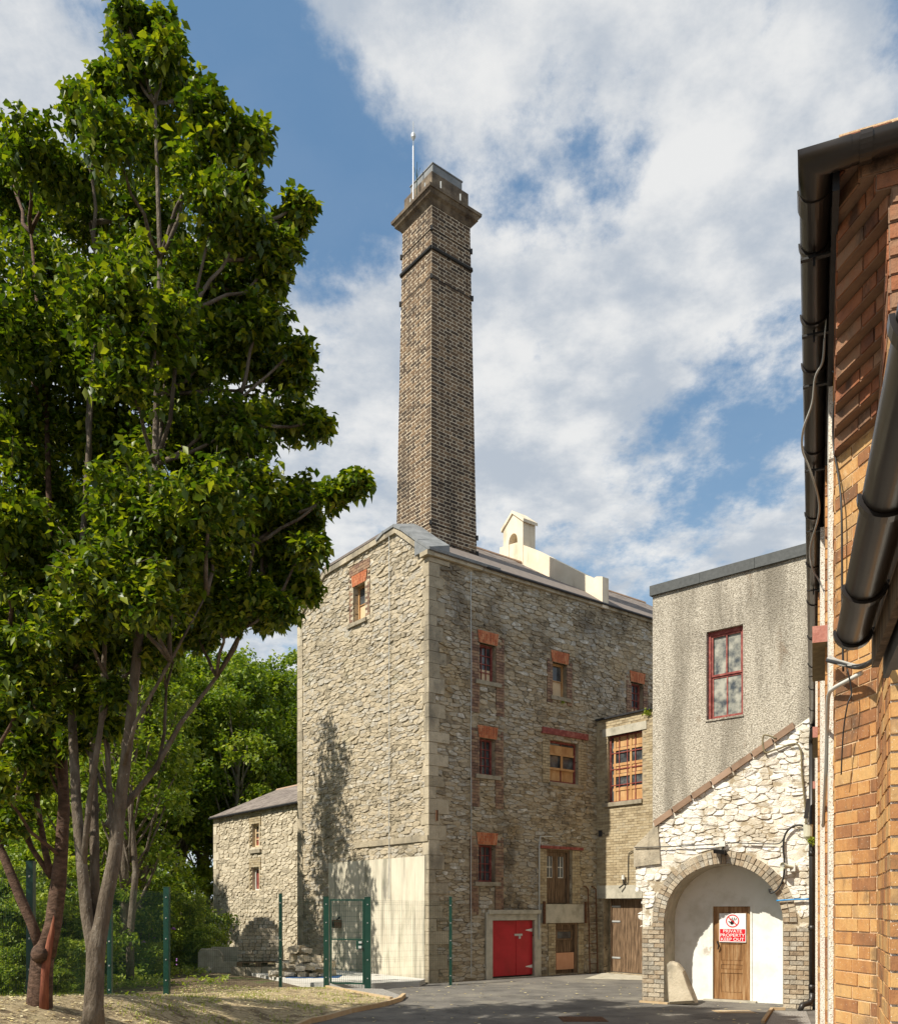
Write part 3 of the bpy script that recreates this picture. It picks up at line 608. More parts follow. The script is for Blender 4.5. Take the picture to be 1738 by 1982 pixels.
for (zb_, rr_) in ((20.22, .055), (12.1, .012), (20.75, .010), (19.4, .010), (12.55, .01)):
    h = half(zb_) + .015; pts = []
    for (s, t) in ((-1, -1), (1, -1), (1, 1), (-1, 1), (-1, -1)):
        p = cc + gv * (s * h) + fv * (t * h); pts.append((p.x, p.y, zb_))
    b = MB()
    for q in range(4): b.tube([pts[q], pts[q + 1]], rr_, 8)
    b.build('iron_band', 'iron', chim)
    if rr_ < .05:
        for q in range(4): b2 = MB(); x_, y_, z_ = pts[q]; b2.box(x_ - .035, x_ + .035, y_ - .035, y_ + .035, z_ - .06, z_ + .06); b2.build('corner_clamp', 'iron', chim)
b = MB(); a0 = cc + gv * .36 - fv * .76
X_, Y_ = (800 - CX) / F * 25.05, 25.05
b.tube([(X_, Y_, ZT + .34), (X_, Y_, ZT + 1.9)], .022, 6); b.tube([(X_, Y_, ZT + 1.9), (X_, Y_, 24.05)], .010, 5)
b.tube([(X_, Y_, 23.52), (X_, Y_, 23.60), (X_, Y_, 23.68), (X_, Y_, 23.75)], [.02, .065, .065, .02], 8)
b.build('lightning_rod', 'galv', chim)
b = MB(); b.tube([(X_ + .09, Y_, ZT + .34), (X_ + .10, Y_, ZT + 1.25)], .012, 5)
for k in range(4): b.tube([(X_ + .1, Y_, ZT + 1.0), (X_ + .1 + .09 * math.cos(k * 1.6), Y_ + .09 * math.sin(k * 1.6), ZT + 1.3 + .03 * k)], .006, 4)
b.build('aerial', 'green', chim)
for q in (-.35, .35):
    for (ax) in (0, 1):
        Pq = cf(ax, -1); zz = ZT + .45
        b = MB(); Q = [cc + (gv if ax == 0 else fv) * q - (fv if ax == 0 else gv) * .665]; x_, y_ = Q[0].x, Q[0].y
        b.box(x_ - .018, x_ + .018, y_ - .018, y_ + .018, zz, zz + .34); b.build('cap_strap', 'galv', chim)
# cream parapet with bell arch
yb_ = 6.56
def PB(u, z, o=0): return pf(u, yb_ - o, z)
b = MB()
def prism(mbb, poly, o0, o1, Pp, r=.5, m=0):
    n = len(poly); v = [Pp(a, z, o0) for a, z in poly] + [Pp(a, z, o1) for a, z in poly]
    mbb.add(v, [tuple(range(n)), tuple(range(n, 2 * n))[::-1]] + [(i, (i + 1) % n, n + (i + 1) % n, n + i) for i in range(n)], r, m)
fb_ = Fr(*pf(0, yb_, 0)[:2], -.6206, .7842)
ppa = [fb_.uz(*q_) for q_ in ((1166, 1116), (1154, 1116), (1148, 1120), (1036, 1064), (1000, 1050))]
prism(b, [(ppa[0][0], 11.2)] + ppa + [(4.6, ppa[-1][1] + .1), (4.6, 12.0)], -.28, 0, PB)
par = b.build('bell_parapet', 'cream', mill)
fb_ = Fr(*pf(0, yb_, 0)[:2], -.6206, .7842)
def bx(px): return fb_.uz(px, 1000)[0]
uL, uR = bx(975), bx(1013); zb0 = 13.2; ze = 15.05
uc_ = (uL + uR) / 2; za_ = 13.95; zt_ = 14.72; rw = (uL - uR) * .22
b = MB(); arc = [(uc_ + rw * math.cos(t), zt_ - rw + rw * 1.25 * math.sin(t)) for t in np.linspace(0, math.pi, 9)]
b2pts_r = [(uR, zb0), (uR, ze), (uc_, ze + .42), (uc_, arc[4][1])] + arc[3::-1] + [(uc_ + rw, za_), (uc_ + rw, zb0)]
# uR is smaller u (right in picture); build two halves around the opening
right = [(uR, zb0), (uR, ze), (uc_, ze + .42), (uc_, arc[4][1])] + [(2 * uc_ - a, z) for a, z in arc[3::-1]] + [(uc_ - rw, za_), (uc_ - rw, zb0)]
left = [(uL, zb0), (uL, ze), (uc_, ze + .42), (uc_, arc[4][1])] + [(a, z) for a, z in arc[3::-1]] + [(uc_ + rw, za_), (uc_ + rw, zb0)]
for pl in (left, right): prism(b, pl, -.55, .02, PB)
b.fb(PB, uc_ - rw, uc_ + rw, zb0, za_, -.55, .02)
b.fb(PB, uc_ - rw, uc_ + rw, za_, zt_ + .1, -.56, -.40)
for s in (1, -1):
    e = uc_ + s * ((uL - uR) / 2 + .07)
    prism(b, [(e, ze - .06), (e, ze + .05), (uc_, ze + .50), (uc_, ze + .40)], -.60, .07, PB)
b.build('bell_arch', 'cream', par)
# ------------------------------------------------------------------ LOW BUILDING
P = low.P
lw = empty('low_stone_building', low.P(5, 0), 'lower pale stone building with slate roof set back left of the tall mill', 'building')
LU = low.uz(414, 1582)[0]; LZ = 5.75
w1 = low.rect(487, 500, 1596, 1640); w2 = low.rect(487, 500, 1681, 1724)
mb = MB(); wallface(mb, rec(P), [-.5, LU], lambda u: LZ, lambda u: -.2, [w1, w2], 0, .25)
lq = [(LU - (.55 if k % 2 else .32), LU + .1, z, z + .36) for k, z in enumerate(np.arange(0, LZ, .36))]
rubble(mb, P, 0, LU, 0, LZ, ops=[w1, w2] + lq + [(w1[0] - .2, w1[1] + .2, w1[2], w1[3] + .4), (w2[0] - .2, w2[1] + .2, w2[2], w2[3] + .4)], seed=14, sw=.36, sh=.12, hmin=-.015, hmax=.02, gap=.012, drop=.06)
mb.build('front_wall', ['mortar', 'lowstone'], lw)
b = MB()
for q in lq: b.fb(P, q[0] + .005, LU + .015, q[2] + .006, min(q[3], LZ) - .006, -.1, .018)
b.build('quoin', 'lowstone', lw)
for k, q in enumerate((w1, w2)):
    b = MB()
    bricks(b, P, lambda z: (q[0] - .2, q[1] + .2), q[2], q[3] + .4, ch=.09, seed=300 + k, out=.014, ops=[q], m=0); b.build('brick_surround', 'ybrick', lw)
window(low, lw, w1, 2, 3, fmat='plypale', fw=.07, bar=.04, board=.45, bmat='winred', sill=(w1[0] - .25, w1[1] + .1, w1[2] - .1, .14), label='pale framed window with red lower board')
w = window(low, lw, w2, 1, 1, fmat='wplast', board=.98, bmat='winred', label='window closed by red board')
BK = 6.0; RG = LZ + 1.35
pl = lambda x, y, z: tuple(Vector((low.ox, low.oy, z)) + gv * x + fv * y)
b = MB(); b.quad(pl(LU, 0, -.2), pl(LU, BK, -.2), pl(LU, BK, LZ), pl(LU, 0, LZ)); b.add([pl(LU, 0, LZ), pl(LU, BK, LZ), pl(LU, BK / 2, RG)], [(0, 1, 2)])
b.quad(pl(-.5, BK, -.2), pl(LU, BK, -.2), pl(LU, BK, LZ), pl(-.5, BK, LZ)); b.build('side_wall', 'mortar', lw)
b = MB(); o = .12
for t in (0, .07):
    b.add([pl(LU + o, -o, LZ - .02 + t), pl(-.5, -o, LZ - .02 + t), pl(-.5, BK / 2, RG + t), pl(LU + o, BK / 2, RG + t), pl(-.5, BK + o, LZ + t), pl(LU + o, BK + o, LZ + t)], [(0, 1, 2, 3), (3, 2, 4, 5)])
b.quad(pl(LU + o, -o, LZ - .02), pl(-.5, -o, LZ - .02), pl(-.5, -o, LZ + .05), pl(LU + o, -o, LZ + .05)); b.quad(pl(LU + o, -o, LZ - .02), pl(LU + o, BK / 2, RG), pl(LU + o, BK / 2, RG + .07), pl(LU + o, -o, LZ + .05))
rf = b.build('roof', 'slate', lw)
b = MB(); sn2 = math.hypot(BK / 2, RG - LZ)
PS2 = lambda u, s, o=0: pl(u, BK / 2 * s / sn2 - .1, LZ + .06 + (RG - LZ) * s / sn2 + o)
bricks(b, PS2, lambda z: (-.4, LU + .1), 0, sn2, ch=.22, L=.3, jt=.006, out=.014, m=0, thick=.0, seed=78); b.build('slate_course', 'slate', rf)
b = MB(); b.tube([pl(-.5, BK / 2, RG + .09), pl(LU + .1, BK / 2, RG + .09)], .07, 6); b.build('ridge_tile', 'tile', rf)
b = MB(); b.tube([pl(LU + .13, -.1, LZ + .02), pl(LU + .13, BK / 2, RG + .05)], .05, 6); b.build('verge_trim', 'wplast', rf)
b = MB(); b.tube([pl(LU + .1, -.17, LZ - .02), pl(0, -.17, LZ - .02)], .045, 6); b.build('gutter', 'dark', lw)
# ------------------------------------------------------------------ YELLOW BRICK WING
P = wing.P
wg = empty('brick_wing', wing.P(2, 0), 'yellow brick wing with a tall barred window projecting from the mill beside the rendered annex', 'building')
WZ = wing.uz(1205, 1386)[1]
ww = wing.rect(1176.5, 1243, 1419.5, 1551); wd = wing.rect(1168, 1246, 1739.5, 1880); wd = (wd[0], wd[1], .03, wd[3])
lt = wing.rect(1156, 1250, 1714, 1739.5); lt2 = wing.rect(1167, 1252, 1404, 1419.5)
WU = 4.6
mb = MB(); wallface(mb, P, [0, WU], lambda u: WZ, lambda u: -.2, [ww, wd], 0, .3)
hole = wing.rect(1158, 1166, 1608, 1620)
bricks(mb, P, lambda z: (.0, WU), 0, WZ, ch=.078, L=.225, jt=.011, ops=[ww, wd, lt, lt2, hole], seed=50, out=.008)
mb.build('wing_wall', ['nearmortar' if False else 'facade_mortar', 'ybrick'], wg)
MB().fb(P, hole[0], hole[1], hole[2], hole[3], -.02, .003).build('wall_hole', 'dark', wg)
MB().fb(P, lt[0], lt[1], wd[3], lt[3], -.1, .03).build('concrete_lintel', 'conc', wg)
MB().fb(P, lt2[0], lt2[1], ww[3], lt2[3], -.1, .03).build('window_head', 'conc', wg)
MB().fb(P, -.02, WU, WZ, WZ + .05, -.3, .08).build('roof_edge', 'dark', wg)
b = MB(); b.quad(P(0, WZ + .03, 0), P(WU, WZ + .03, 0), P(WU, WZ + .35, -4), P(0, WZ + .35, -4)); b.build('roof', 'slate', wg)
w = window(wing, wg, ww, 4, 4, depth=.1, fw=.04, bar=.025, pmat='pane', sill=(ww[0] - .18, ww[1] + .02, ww[2], .12), label='tall red barred window with plywood behind')
u0, u1, z0, z1 = ww; h = z1 - z0
b = MB()
for (a, c) in ((.0, .19), (.43, .58), (.76, 1.0)): b.fb(P, u0 + .12, u1 - .03, z1 - h * c + .03, z1 - h * a - .03, -.144, -.141)
b.build('board', 'ply', w)
b = MB()
for q in (.2, .43, .59, .8): b.fb(P, u0 + .1, u1 - .04, z1 - h * q - .05, z1 - h * q + .03, -.14, -.12)
for q in (.08, .55): b.fb(P, u0 + (u1 - u0) * q + .03, u0 + (u1 - u0) * q + .10, z0 + .04, z1 - .05, -.139, -.118)
b.build('batten', 'ply', w)
d0, d1 = wing.rect(1187, 1246, 0, 1, -.28)[:2]
dd = planks(P, d0, d1, .05, wd[3] - .02, -.24, 7); dd.fb(P, d0 - .05, d0, .05, wd[3] - .01, -.3, -.2)
door = dd.build('wing_door', 'wood', wg)
for zz in (.45, 1.55, 2.0): MB().fb(P, d0 - .02, d0 + .32, zz, zz + .05, -.235, -.22).build('strap_hinge', 'galv', door)
b = MB(); b.fb(P, wd[0], d0 - .05, .02, wd[3], -.31, -.27); bricks(b, P, lambda z: (wd[0], d0 - .05), .03, wd[3], ch=.078, m=1, seed=51, out=.0)
# side jamb bricks seen inside the recess
b = MB(); Pj = lambda u, z, o=0: P(wd[0] + .0 + u * .999, z, -.27 + o)
b.quad(Pj(0, 0), Pj(d0 - .05 - wd[0], 0), Pj(d0 - .05 - wd[0], wd[3]), Pj(0, wd[3]), .5, 0); bricks(b, Pj, lambda z: (0, d0 - .05 - wd[0]), .03, wd[3], ch=.078, m=1, seed=52, out=.008, thick=0)
b.build('recess_wall', ['facade_mortar', 'ybrick'], wg)
b = MB(); b.quad(P(0, 0, .004), P(WU, 0, .004), P(WU, 0, -.4), P(0, 0, -.4)); 
# ------------------------------------------------------------------ RENDERED ANNEX
P = annex.P
an_ = empty('rendered_annex', annex.P(2, 0), 'pebbledashed grey annex block with flat dark coping and one red sash window', 'building')
AU = 5.2; AZ = 9.57
aw = annex.rect(1367, 1438, 1216, 1389)
mb = MB(); wallface(mb, P, [0, AU], lambda u: AZ, lambda u: 0, [aw], 0, .16)
mb.quad(P(0, 0, 0), P(0, 0, -5), P(0, AZ, -5), P(0, AZ, 0)); mb.quad(P(0, 0, -5), P(AU, 0, -5), P(AU, AZ, -5), P(0, AZ, -5)); mb.quad(P(AU, 0, 0), P(AU, 0, -5), P(AU, AZ, -5), P(AU, AZ, 0))
mb.quad(P(0, AZ, 0), P(AU, AZ, 0), P(AU, AZ, -5), P(0, AZ, -5)); mb.build('rendered_wall', 'dash', an_)
b = MB()
for k in range(4): b.fb(P, -.05 + k * 1.32 + .004, -.05 + (k + 1) * 1.32 - .004, AZ, AZ + .24, -5, .07)
b.build('coping', 'cap', an_)
u0, u1, z0, z1 = aw; zm = (z0 + z1) / 2 - .02
b = MB(); fw = .05
for q in ((u0, u0 + .07, z0, z1), (u1 - .06, u1, z0, z1), (u0 + .07, u1 - .06, z1 - .09, z1), (u0 + .07, u1 - .06, z0, z0 + .04)): b.fb(P, *q, -.16, -.09)
w = b.build('window', 'winred', an_)
b = MB()
for (za, zb_, o) in ((zm, z1 - .09, -.12), (z0 + .04, zm, -.145)):
    for q in ((u0 + .07, u0 + .115, za, zb_), (u1 - .105, u1 - .06, za, zb_), (u0 + .115, u1 - .105, za, za + .045), (u0 + .115, u1 - .105, zb_ - .04, zb_)): b.fb(P, *q, o - .02, o + .004)
    b.fb(P, (u0 + u1) / 2 - .016, (u0 + u1) / 2 + .016, za + .045, zb_ - .04, o - .02, o + .002)
b.build('sash', 'winred', w)
b = MB(); b.fb(P, u0 + .1, u1 - .09, z0 + .05, z1 - .1, -.168, -.160); b.build('pane', 'paned', w)
b = MB(); b.fb(P, u0 - .02, u1 + .02, z0 - .04, z0, -.12, .03); b.build('sill', 'dash', w)
# ------------------------------------------------------------------ ARCHED OUTBUILDING
P = archf.P
ar = empty('arched_outbuilding', archf.P(1.6, 0), 'whitewashed rubble outbuilding with a brick arch around its recessed white wall', 'building')
u0, u1 = archf.uz(1286, 1800)[0], archf.uz(1515, 1800)[0]
rad = (u1 - u0) / 2; uc = (u0 + u1) / 2; zt = archf.uz(1399, 1672.7)[1]; zs = zt - rad
def atop_pts():
    return [archf.uz(1230, 1641), archf.uz(1268, 1596), archf.uz(1540, 1406), archf.uz(1600, 1366)]
tp = atop_pts(); uE = archf.uz(1572, 1800)[0]
def atop(u):
    if u <= tp[0][0]: return tp[0][1]
    for (a, b_), (c, d) in zip(tp, tp[1:]):
        if u <= c: return b_ + (d - b_) * (u - a) / (c - a)
    return tp[-1][1]
def abot(u):
    d = abs(u - uc)
    return -.2 if d >= rad else zs + math.sqrt(max(0, rad * rad - d * d))
uS = tp[0][0]
kn = [uS, -.06] + [t[0] for t in tp[1:3]] + [uE] + [uc - rad * math.cos(t) for t in np.linspace(0, math.pi, 33)]
mb = MB()
def lftb(u): return 1.75 * min(1, max(0, (-.06 - u) / .12)) if u < -.06 else abot(u)
wallface(mb, rec(P, .012), kn, atop, lambda u: abot(u) if u > -.06 else 2.45, [], 0)
RW = .27
pz = archf.uz(1262, 1795)[1]
hp = []
for (a, b_), (c, d) in zip(tp, tp[1:]): hp.append((a, b_ - .02, -(d - b_), (c - a)))
rp = (u1 + .0, uE + .5, 0, zs - .1)
rubble(mb, P, uS, uE, 0, 6.4, ops=[(-.2, u0 + .001, -1, pz), (u0 - .3, u1 + .3, -1, zs)] + [rp], halfs=hp, circ=(uc, zs, rad + RW), seed=21, sw=.27, sh=.10, hmin=-.015, hmax=.022, gap=.006, inside=lambda u, z: z > 2.35 or u > -.05)
# wedge of rubble around arch that circ skipped below spring is brick
mb.build('arch_wall', ['whitemortar', 'white'], ar)
b = MB(); bricks(b, P, lambda z: (-.06, u0), 0, pz, ch=.095, L=.26, jt=.016, seed=60, out=.02, m=0, jit=.008)
bricks(b, P, lambda z: (u0 - RW, u0), pz, zs, ch=.095, L=.26, jt=.016, seed=61, out=.02, m=0, jit=.008); b.build('brick_pier', 'tbrick', ar); b = MB()
bricks(b, P, lambda z: (u1, uE), 0, zs - .1, ch=.095, L=.26, jt=.016, seed=62, out=.02, m=0, jit=.01)
b.build('brick_pier', 'tbrick', ar)
b = MB(); n = 44   # arch ring, two header courses
for ring in (0, 1):
    r0 = rad + .004 + ring * .135; r1 = r0 + .125
    for k in range(n):
        t0, t1 = math.pi * (k + .07) / n, math.pi * (k + .93) / n; o = .025 + random.uniform(-.018, .014)
        q = lambda r, t, o_: P(uc - r * math.cos(t), zs + r * math.sin(t), o_)
        b.hexa([q(r0, t0, -.02), q(r0, t1, -.02), q(r0, t1, o), q(r0, t0, o), q(r1, t0, -.02), q(r1, t1, -.02), q(r1, t1, o), q(r1, t0, o)])
b.build('arch_ring', 'tbrick', ar)
DP = .8; b = MB()   # soffit / reveal
angs = [math.pi * k / 32 for k in range(33)]
pts = [(u0, -.1)] + [(uc - rad * math.cos(t), zs + rad * math.sin(t)) for t in angs] + [(u1, -.1)]
for (a, c), (d, e) in zip(pts, pts[1:]): b.quad(P(a, c, 0), P(d, e, 0), P(d, e, -DP), P(a, c, -DP), .5)
b.build('arch_reveal', 'conc', ar)
dr = archf.rect(1373.5, 1455.5, 1750.5, 1943, -DP); dr = (dr[0], dr[1], .0, dr[3])
b = MB(); wallface(b, lambda u, z, o=0: P(u, z, -DP + .001 + o), [u0 - .3, u1 + .6], lambda u: zs + rad + .4, lambda u: -.1, [dr], 0, .1)
b.build('recessed_wall', 'plaster', ar)
# inner wall stops at the arch curve: body above hides the rest
b = MB(); b.quad(P(uS, 0, -.02), P(uS, 0, -DP - 1.2), P(uS, tp[0][1] - .02, -DP - 1.2), P(uS, tp[0][1] - .02, -.02)) if False else None
b = MB()
for (a, c), (d, e) in zip(tp, tp[1:]):
    b.quad(P(a, c - .03, 0), P(d, e - .03, 0), P(d, e - .03, -1.1), P(a, c - .03, -1.1))
b.quad(P(-.06, -.1, 0), P(-.06, -.1, -1.1), P(-.06, 2.6, -1.1), P(-.06, 2.6, 0)); b.quad(P(-.06, 2.45, 0), P(uS, 2.45, 0), P(uS, 2.45, -1.1), P(-.06, 2.45, -1.1)); b.quad(P(uS, 2.45, 0), P(uS, tp[0][1], 0), P(uS, tp[0][1], -1.1), P(uS, 2.45, -1.1))
b.build('wall_body', 'whitemortar', ar)
b = MB(); (ua, za), (ub, zb_) = tp[1], tp[2]; n = 7
for k in range(n):
    s0, s1 = k / n + .004, (k + 1) / n - .004; A = (ua + (ub - ua) * s0, za + (zb_ - za) * s0); B_ = (ua + (ub - ua) * s1, za + (zb_ - za) * s1); j = random.uniform(-.012, .012)
    b.hexa([P(A[0], A[1] - .05 + j, -.4), P(B_[0], B_[1] - .05 + j, -.4), P(B_[0], B_[1] - .05 + j, .06), P(A[0], A[1] - .05 + j, .06),
            P(A[0] - .04, A[1] + .07 + j, -.4), P(B_[0] - .04, B_[1] + .07 + j, -.4), P(B_[0] - .04, B_[1] + .07 + j, .06), P(A[0] - .04, A[1] + .07 + j, .06)])
b.build('coping_tile', 'tile', ar)
b = MB()  # dressed kneeler at the low end
b.hexa([P(uS - .03, tp[0][1] - .42, -.5), P(tp[1][0] + .12, tp[0][1] - .36, -.5), P(tp[1][0] + .12, tp[0][1] - .36, .04), P(uS - .03, tp[0][1] - .42, .04),
        P(uS - .03, tp[0][1] + .0, -.5), P(tp[1][0] + .06, tp[1][1] + .02, -.5), P(tp[1][0] + .06, tp[1][1] + .02, .04), P(uS - .03, tp[0][1] + .0, .04)])
b.build('kneeler_stone', 'quoin', ar)
# door
b = MB(); fo = -DP
for q in ((dr[0], dr[0] + .07, 0, dr[3]), (dr[1] - .035, dr[1], 0, dr[3]), (dr[0] + .07, dr[1] - .035, dr[3] - .05, dr[3])): b.fb(P, *q, fo - .1, fo + .02)
fr_ = b.build('door_frame', 'plaster', ar)
a, c = dr[0] + .075, dr[1] - .04; zt2 = dr[3] - .055
b = MB(); o = fo - .03
b.fb(P, a, c, .04, zt2, o - .04, o - .012)
for q in ((a, a + .16, .04, zt2), (c - .16, c, .04, zt2), (a + .16, c - .16, .04, .18), (a + .16, c - .16, .60, .68), (a + .16, c - .16, .78, .86), (a + .16, c - .16, 1.22, 1.32), (a + .16, c - .16, zt2 - .12, zt2)):
    b.fb(P, *q, o - .012, o + random.uniform(-.001, .001))
for (za, zc) in ((.18, .60), (.86, 1.22)):
    n = 5
    for k in range(n): b.fb(P, a + .17 + (c - a - .34) * k / n, a + .17 + (c - a - .34) * (k + 1) / n - .008, za + .015, zc - .015, o - .012, o - .004)
b.fb(P, a + .18, c - .18, .69, .77, o - .012, o - .004)
door = b.build('door', 'woodl', ar); door['label'] = 'brown varnished panelled door in the white recess'
b = MB(); pp = [P(a + .09, 1.27, o + .0), P(a + .09, 1.26, o + .05), P(a + .12, 1.18, o + .06), P(a + .10, 1.10, o + .05)]; b.tube(pp, .014, 6); b.build('handle', 'iron', door)
b = MB(); b.fb(P, dr[0] - .1, dr[1] + .1, -.02, .035, -DP - .02, -DP + .16); b.build('threshold', 'conc', ar)
# sign
s0 = archf.rect(1392, 1443.5, 1768.6, 1824.5, fo)
sg = empty('warning_sign', P(s0[0], s0[2], fo), 'white and red keep out warning sign fixed on the panelled door', 'sign')
so = fo - .005
b = MB(); b.fb(P, s0[0], s0[1], s0[2], s0[3], so - .02, so); b.build('board', 'signw', sg)
sw_, sh_ = s0[1] - s0[0], s0[3] - s0[2]; zr = s0[2] + sh_ * .455
b = MB(); b.fb(P, s0[0] + .012, s0[1] - .012, s0[2] + .018, zr, so, so + .002); b.build('red_panel', 'signr', sg)
cxs, czs, rr_ = (s0[0] + s0[1]) / 2, s0[2] + sh_ * .735, sh_ * .225
b = MB(); N = 40
for k in range(N):
    t0, t1 = 2 * math.pi * k / N, 2 * math.pi * (k + 1) / N; q = lambda r, t: P(cxs + r * math.cos(t), czs + r * math.sin(t), so + .0035)
    b.quad(q(rr_, t0), q(rr_, t1), q(rr_ * .84, t1), q(rr_ * .84, t0))
dx_ = math.cos(R(135)); dz_ = math.sin(R(135)); w_ = rr_ * .075
q = lambda s, t: P(cxs + dx_ * s * rr_ * .86 + dz_ * t * w_, czs + dz_ * s * rr_ * .86 - dx_ * t * w_, so + .0045)
b.quad(q(-1, -1), q(1, -1), q(1, 1), q(-1, 1)); b.build('prohibition_ring', 'signr', sg)
b = MB()
def blob2(cx_, cz_, rx, rz, ang, n=14):
    ca, sa = math.cos(ang), math.sin(ang)
    b.add([P(cx_ + rx * math.cos(t) * ca - rz * math.sin(t) * sa, cz_ + rx * math.cos(t) * sa + rz * math.sin(t) * ca, so + .003) for t in [2 * math.pi * k / n for k in range(n)]], [tuple(range(n))])
rr2 = rr_ * .68; hx, hz = cxs - rr2 * .05, czs - rr2 * .35
blob2(hx, hz, rr2 * .55, rr2 * .42, R(55))
for k, (dxk, L_) in enumerate(((-.30, .62), (-.02, .80), (.24, .80), (.48, .64))):
    an2 = R(104 - k * 13); blob2(hx + rr2 * dxk + math.cos(an2) * rr2 * .75, hz + math.sin(an2) * rr2 * .82, rr2 * L_ * .5, rr2 * .105, an2)
blob2(hx - rr2 * .62, hz + rr2 * .12, rr2 * .36, rr2 * .12, R(140))
b.build('hand_symbol', 'signk', sg)
def text(body, P_, uc_t, zc_t, hgt, off, par, mat, wid):
    cu = bpy.data.curves.new('txt', 'FONT'); cu.body = body; cu.align_x = 'CENTER'; cu.align_y = 'CENTER'; cu.size = 1; cu.offset = .004
    to = bpy.data.objects.new('txt', cu); COL.objects.link(to); dg = bpy.context.evaluated_depsgraph_get(); me = bpy.data.meshes.new_from_object(to.evaluated_get(dg))
    xs = [v.co.x for v in me.vertices]; ys = [v.co.y for v in me.vertices]; sx = wid / (max(xs) - min(xs)); sy = hgt / (max(ys) - min(ys)); my = (max(ys) + min(ys)) / 2; mx = (max(xs) + min(xs)) / 2
    bb = MB(); bb.add([P_(uc_t + (v.co.x - mx) * sx, zc_t + (v.co.y - my) * sy, off) for v in me.vertices], [tuple(p.vertices) for p in me.polygons])
    bpy.data.objects.remove(to); return bb.build('lettering', mat, par)
for k, (t, wd_) in enumerate((('PRIVATE', .70), ('PROPERTY', .92), ('KEEP OUT', .86))):
    text(t, P, cxs, zr - (zr - s0[2] - .018) * (k + .5) / 3, (zr - s0[2]) * .235, so + .0045, sg, 'signw', sw_ * wd_)
# fittings on the arch wall
b = MB(); q = archf.uz(1400, 1634); b.fb(P, q[0] - .06, q[0] + .06, q[1] - .06, q[1] + .05, .05, .13); tag(b.build('junction_box', 'wplast'), 'small white junction box above the brick arch', 'box')
fl = empty('floodlight', P(q[0], q[1] - .15, .1), 'small black floodlight mounted over the crown of the brick arch', 'floodlight')
b = MB(); b.hexa([P(q[0] - .15, q[1] - .17, .08), P(q[0] + .07, q[1] - .2, .08), P(q[0] + .07, q[1] - .23, .22), P(q[0] - .15, q[1] - .20, .22), P(q[0] - .15, q[1] - .10, .1), P(q[0] + .07, q[1] - .13, .1), P(q[0] + .07, q[1] - .15, .26), P(q[0] - .15, q[1] - .12, .26)]); b.build('lamp_body', 'iron', fl)
b = MB(); b.tube([P(q[0], q[1] - .12, .1), P(q[0] + .03, q[1] - .05, .06)], .015, 5); b.tube([P(q[0] + .06, q[1] - .16, .12), P(q[0] + .08, q[1] - .24, .1)], .03, 6); b.build('bracket', 'iron', fl)
hs = empty('horn_speaker', P(*archf.uz(1518, 1678), .1), 'cream horn loudspeaker on the wall right of the arch', 'speaker'); a_ = archf.uz(1518, 1678)
b = MB(); d_ = (-.25, -.06); ctr = [(a_[0] + .17, a_[1] - .02, .12), (a_[0] + .10, a_[1] - .01, .16), (a_[0] + .04, a_[1], .20), (a_[0], a_[1], .24)]
b.tube([P(*c) for c in ctr], [.03, .035, .055, .075], 14, cap=False); b.build('horn', 'horn', hs, smooth=True)
b = MB(); b.tube([P(a_[0] + .05, a_[1], .2), P(a_[0] + .01, a_[1], .235)], [.02, .03], 8); b.build('driver', 'cablegrey', hs)
b = MB(); b.fb(P, a_[0] + .12, a_[0] + .22, a_[1] - .1, a_[1] + .06, .03, .13); b.build('mount', 'wplast', hs)
def cable(name, pts, r, mat, label, cat='cable', frame=None, off=.07, n=6, group=None):
    pp = [frame.P(*frame.uz(x, y, o[0] if o else off), o[0] if o else off) for (x, y, *o) in pts] if frame else pts
    # catmull-rom smoothing
    sm = []; V = [Vector(p) for p in pp]
    for i in range(len(V) - 1):
        p0, p1, p2, p3 = V[max(i - 1, 0)], V[i], V[i + 1], V[min(i + 2, len(V) - 1)]
        for t in np.linspace(0, 1, 6)[:-1]: sm.append(.5 * ((2 * p1) + (-p0 + p2) * t + (2 * p0 - 5 * p1 + 4 * p2 - p3) * t * t + (-p0 + 3 * p1 - 3 * p2 + p3) * t ** 3))
    sm.append(V[-1]); b_ = MB().tube(sm, r, n)
    return tag(b_.build(name, mat, smooth=True), label, cat, group)
cable('wall_cable', [(1228, 1641), (1300, 1639), (1392, 1634), (1420, 1632), (1480, 1634), (1508, 1633), (1517, 1622)], .012, 'cableblack', 'thin black cable strung across the whitewashed wall above the arch', frame=archf)
cable('wall_cable', [(1562, 1604), (1552, 1598), (1535, 1600), (1520, 1615), (1516, 1640), (1518, 1668), (1516, 1700), (1505, 1722), (1492, 1729), (1489, 1722), (1494, 1721)], .02, 'cableblack', 'thick black cable looping down beside the horn loudspeaker', frame=archf)
cable('water_pipe', [(1503, 1744), (1535, 1742), (1566, 1741)], .018, 'blue', 'bright blue plastic pipe crossing the wall to the downpipe', 'pipe', frame=archf)
cable('steel_pipe', [(1503, 1430), (1478, 1424), (1480, 1456), (1500, 1452), (1545, 1442), (1552, 1500), (1558, 1560), (1560, 1597)], .018, 'olive', 'rusty thin steel pipe bent around the top of the whitewashed wall', 'pipe', frame=archf, off=.06)
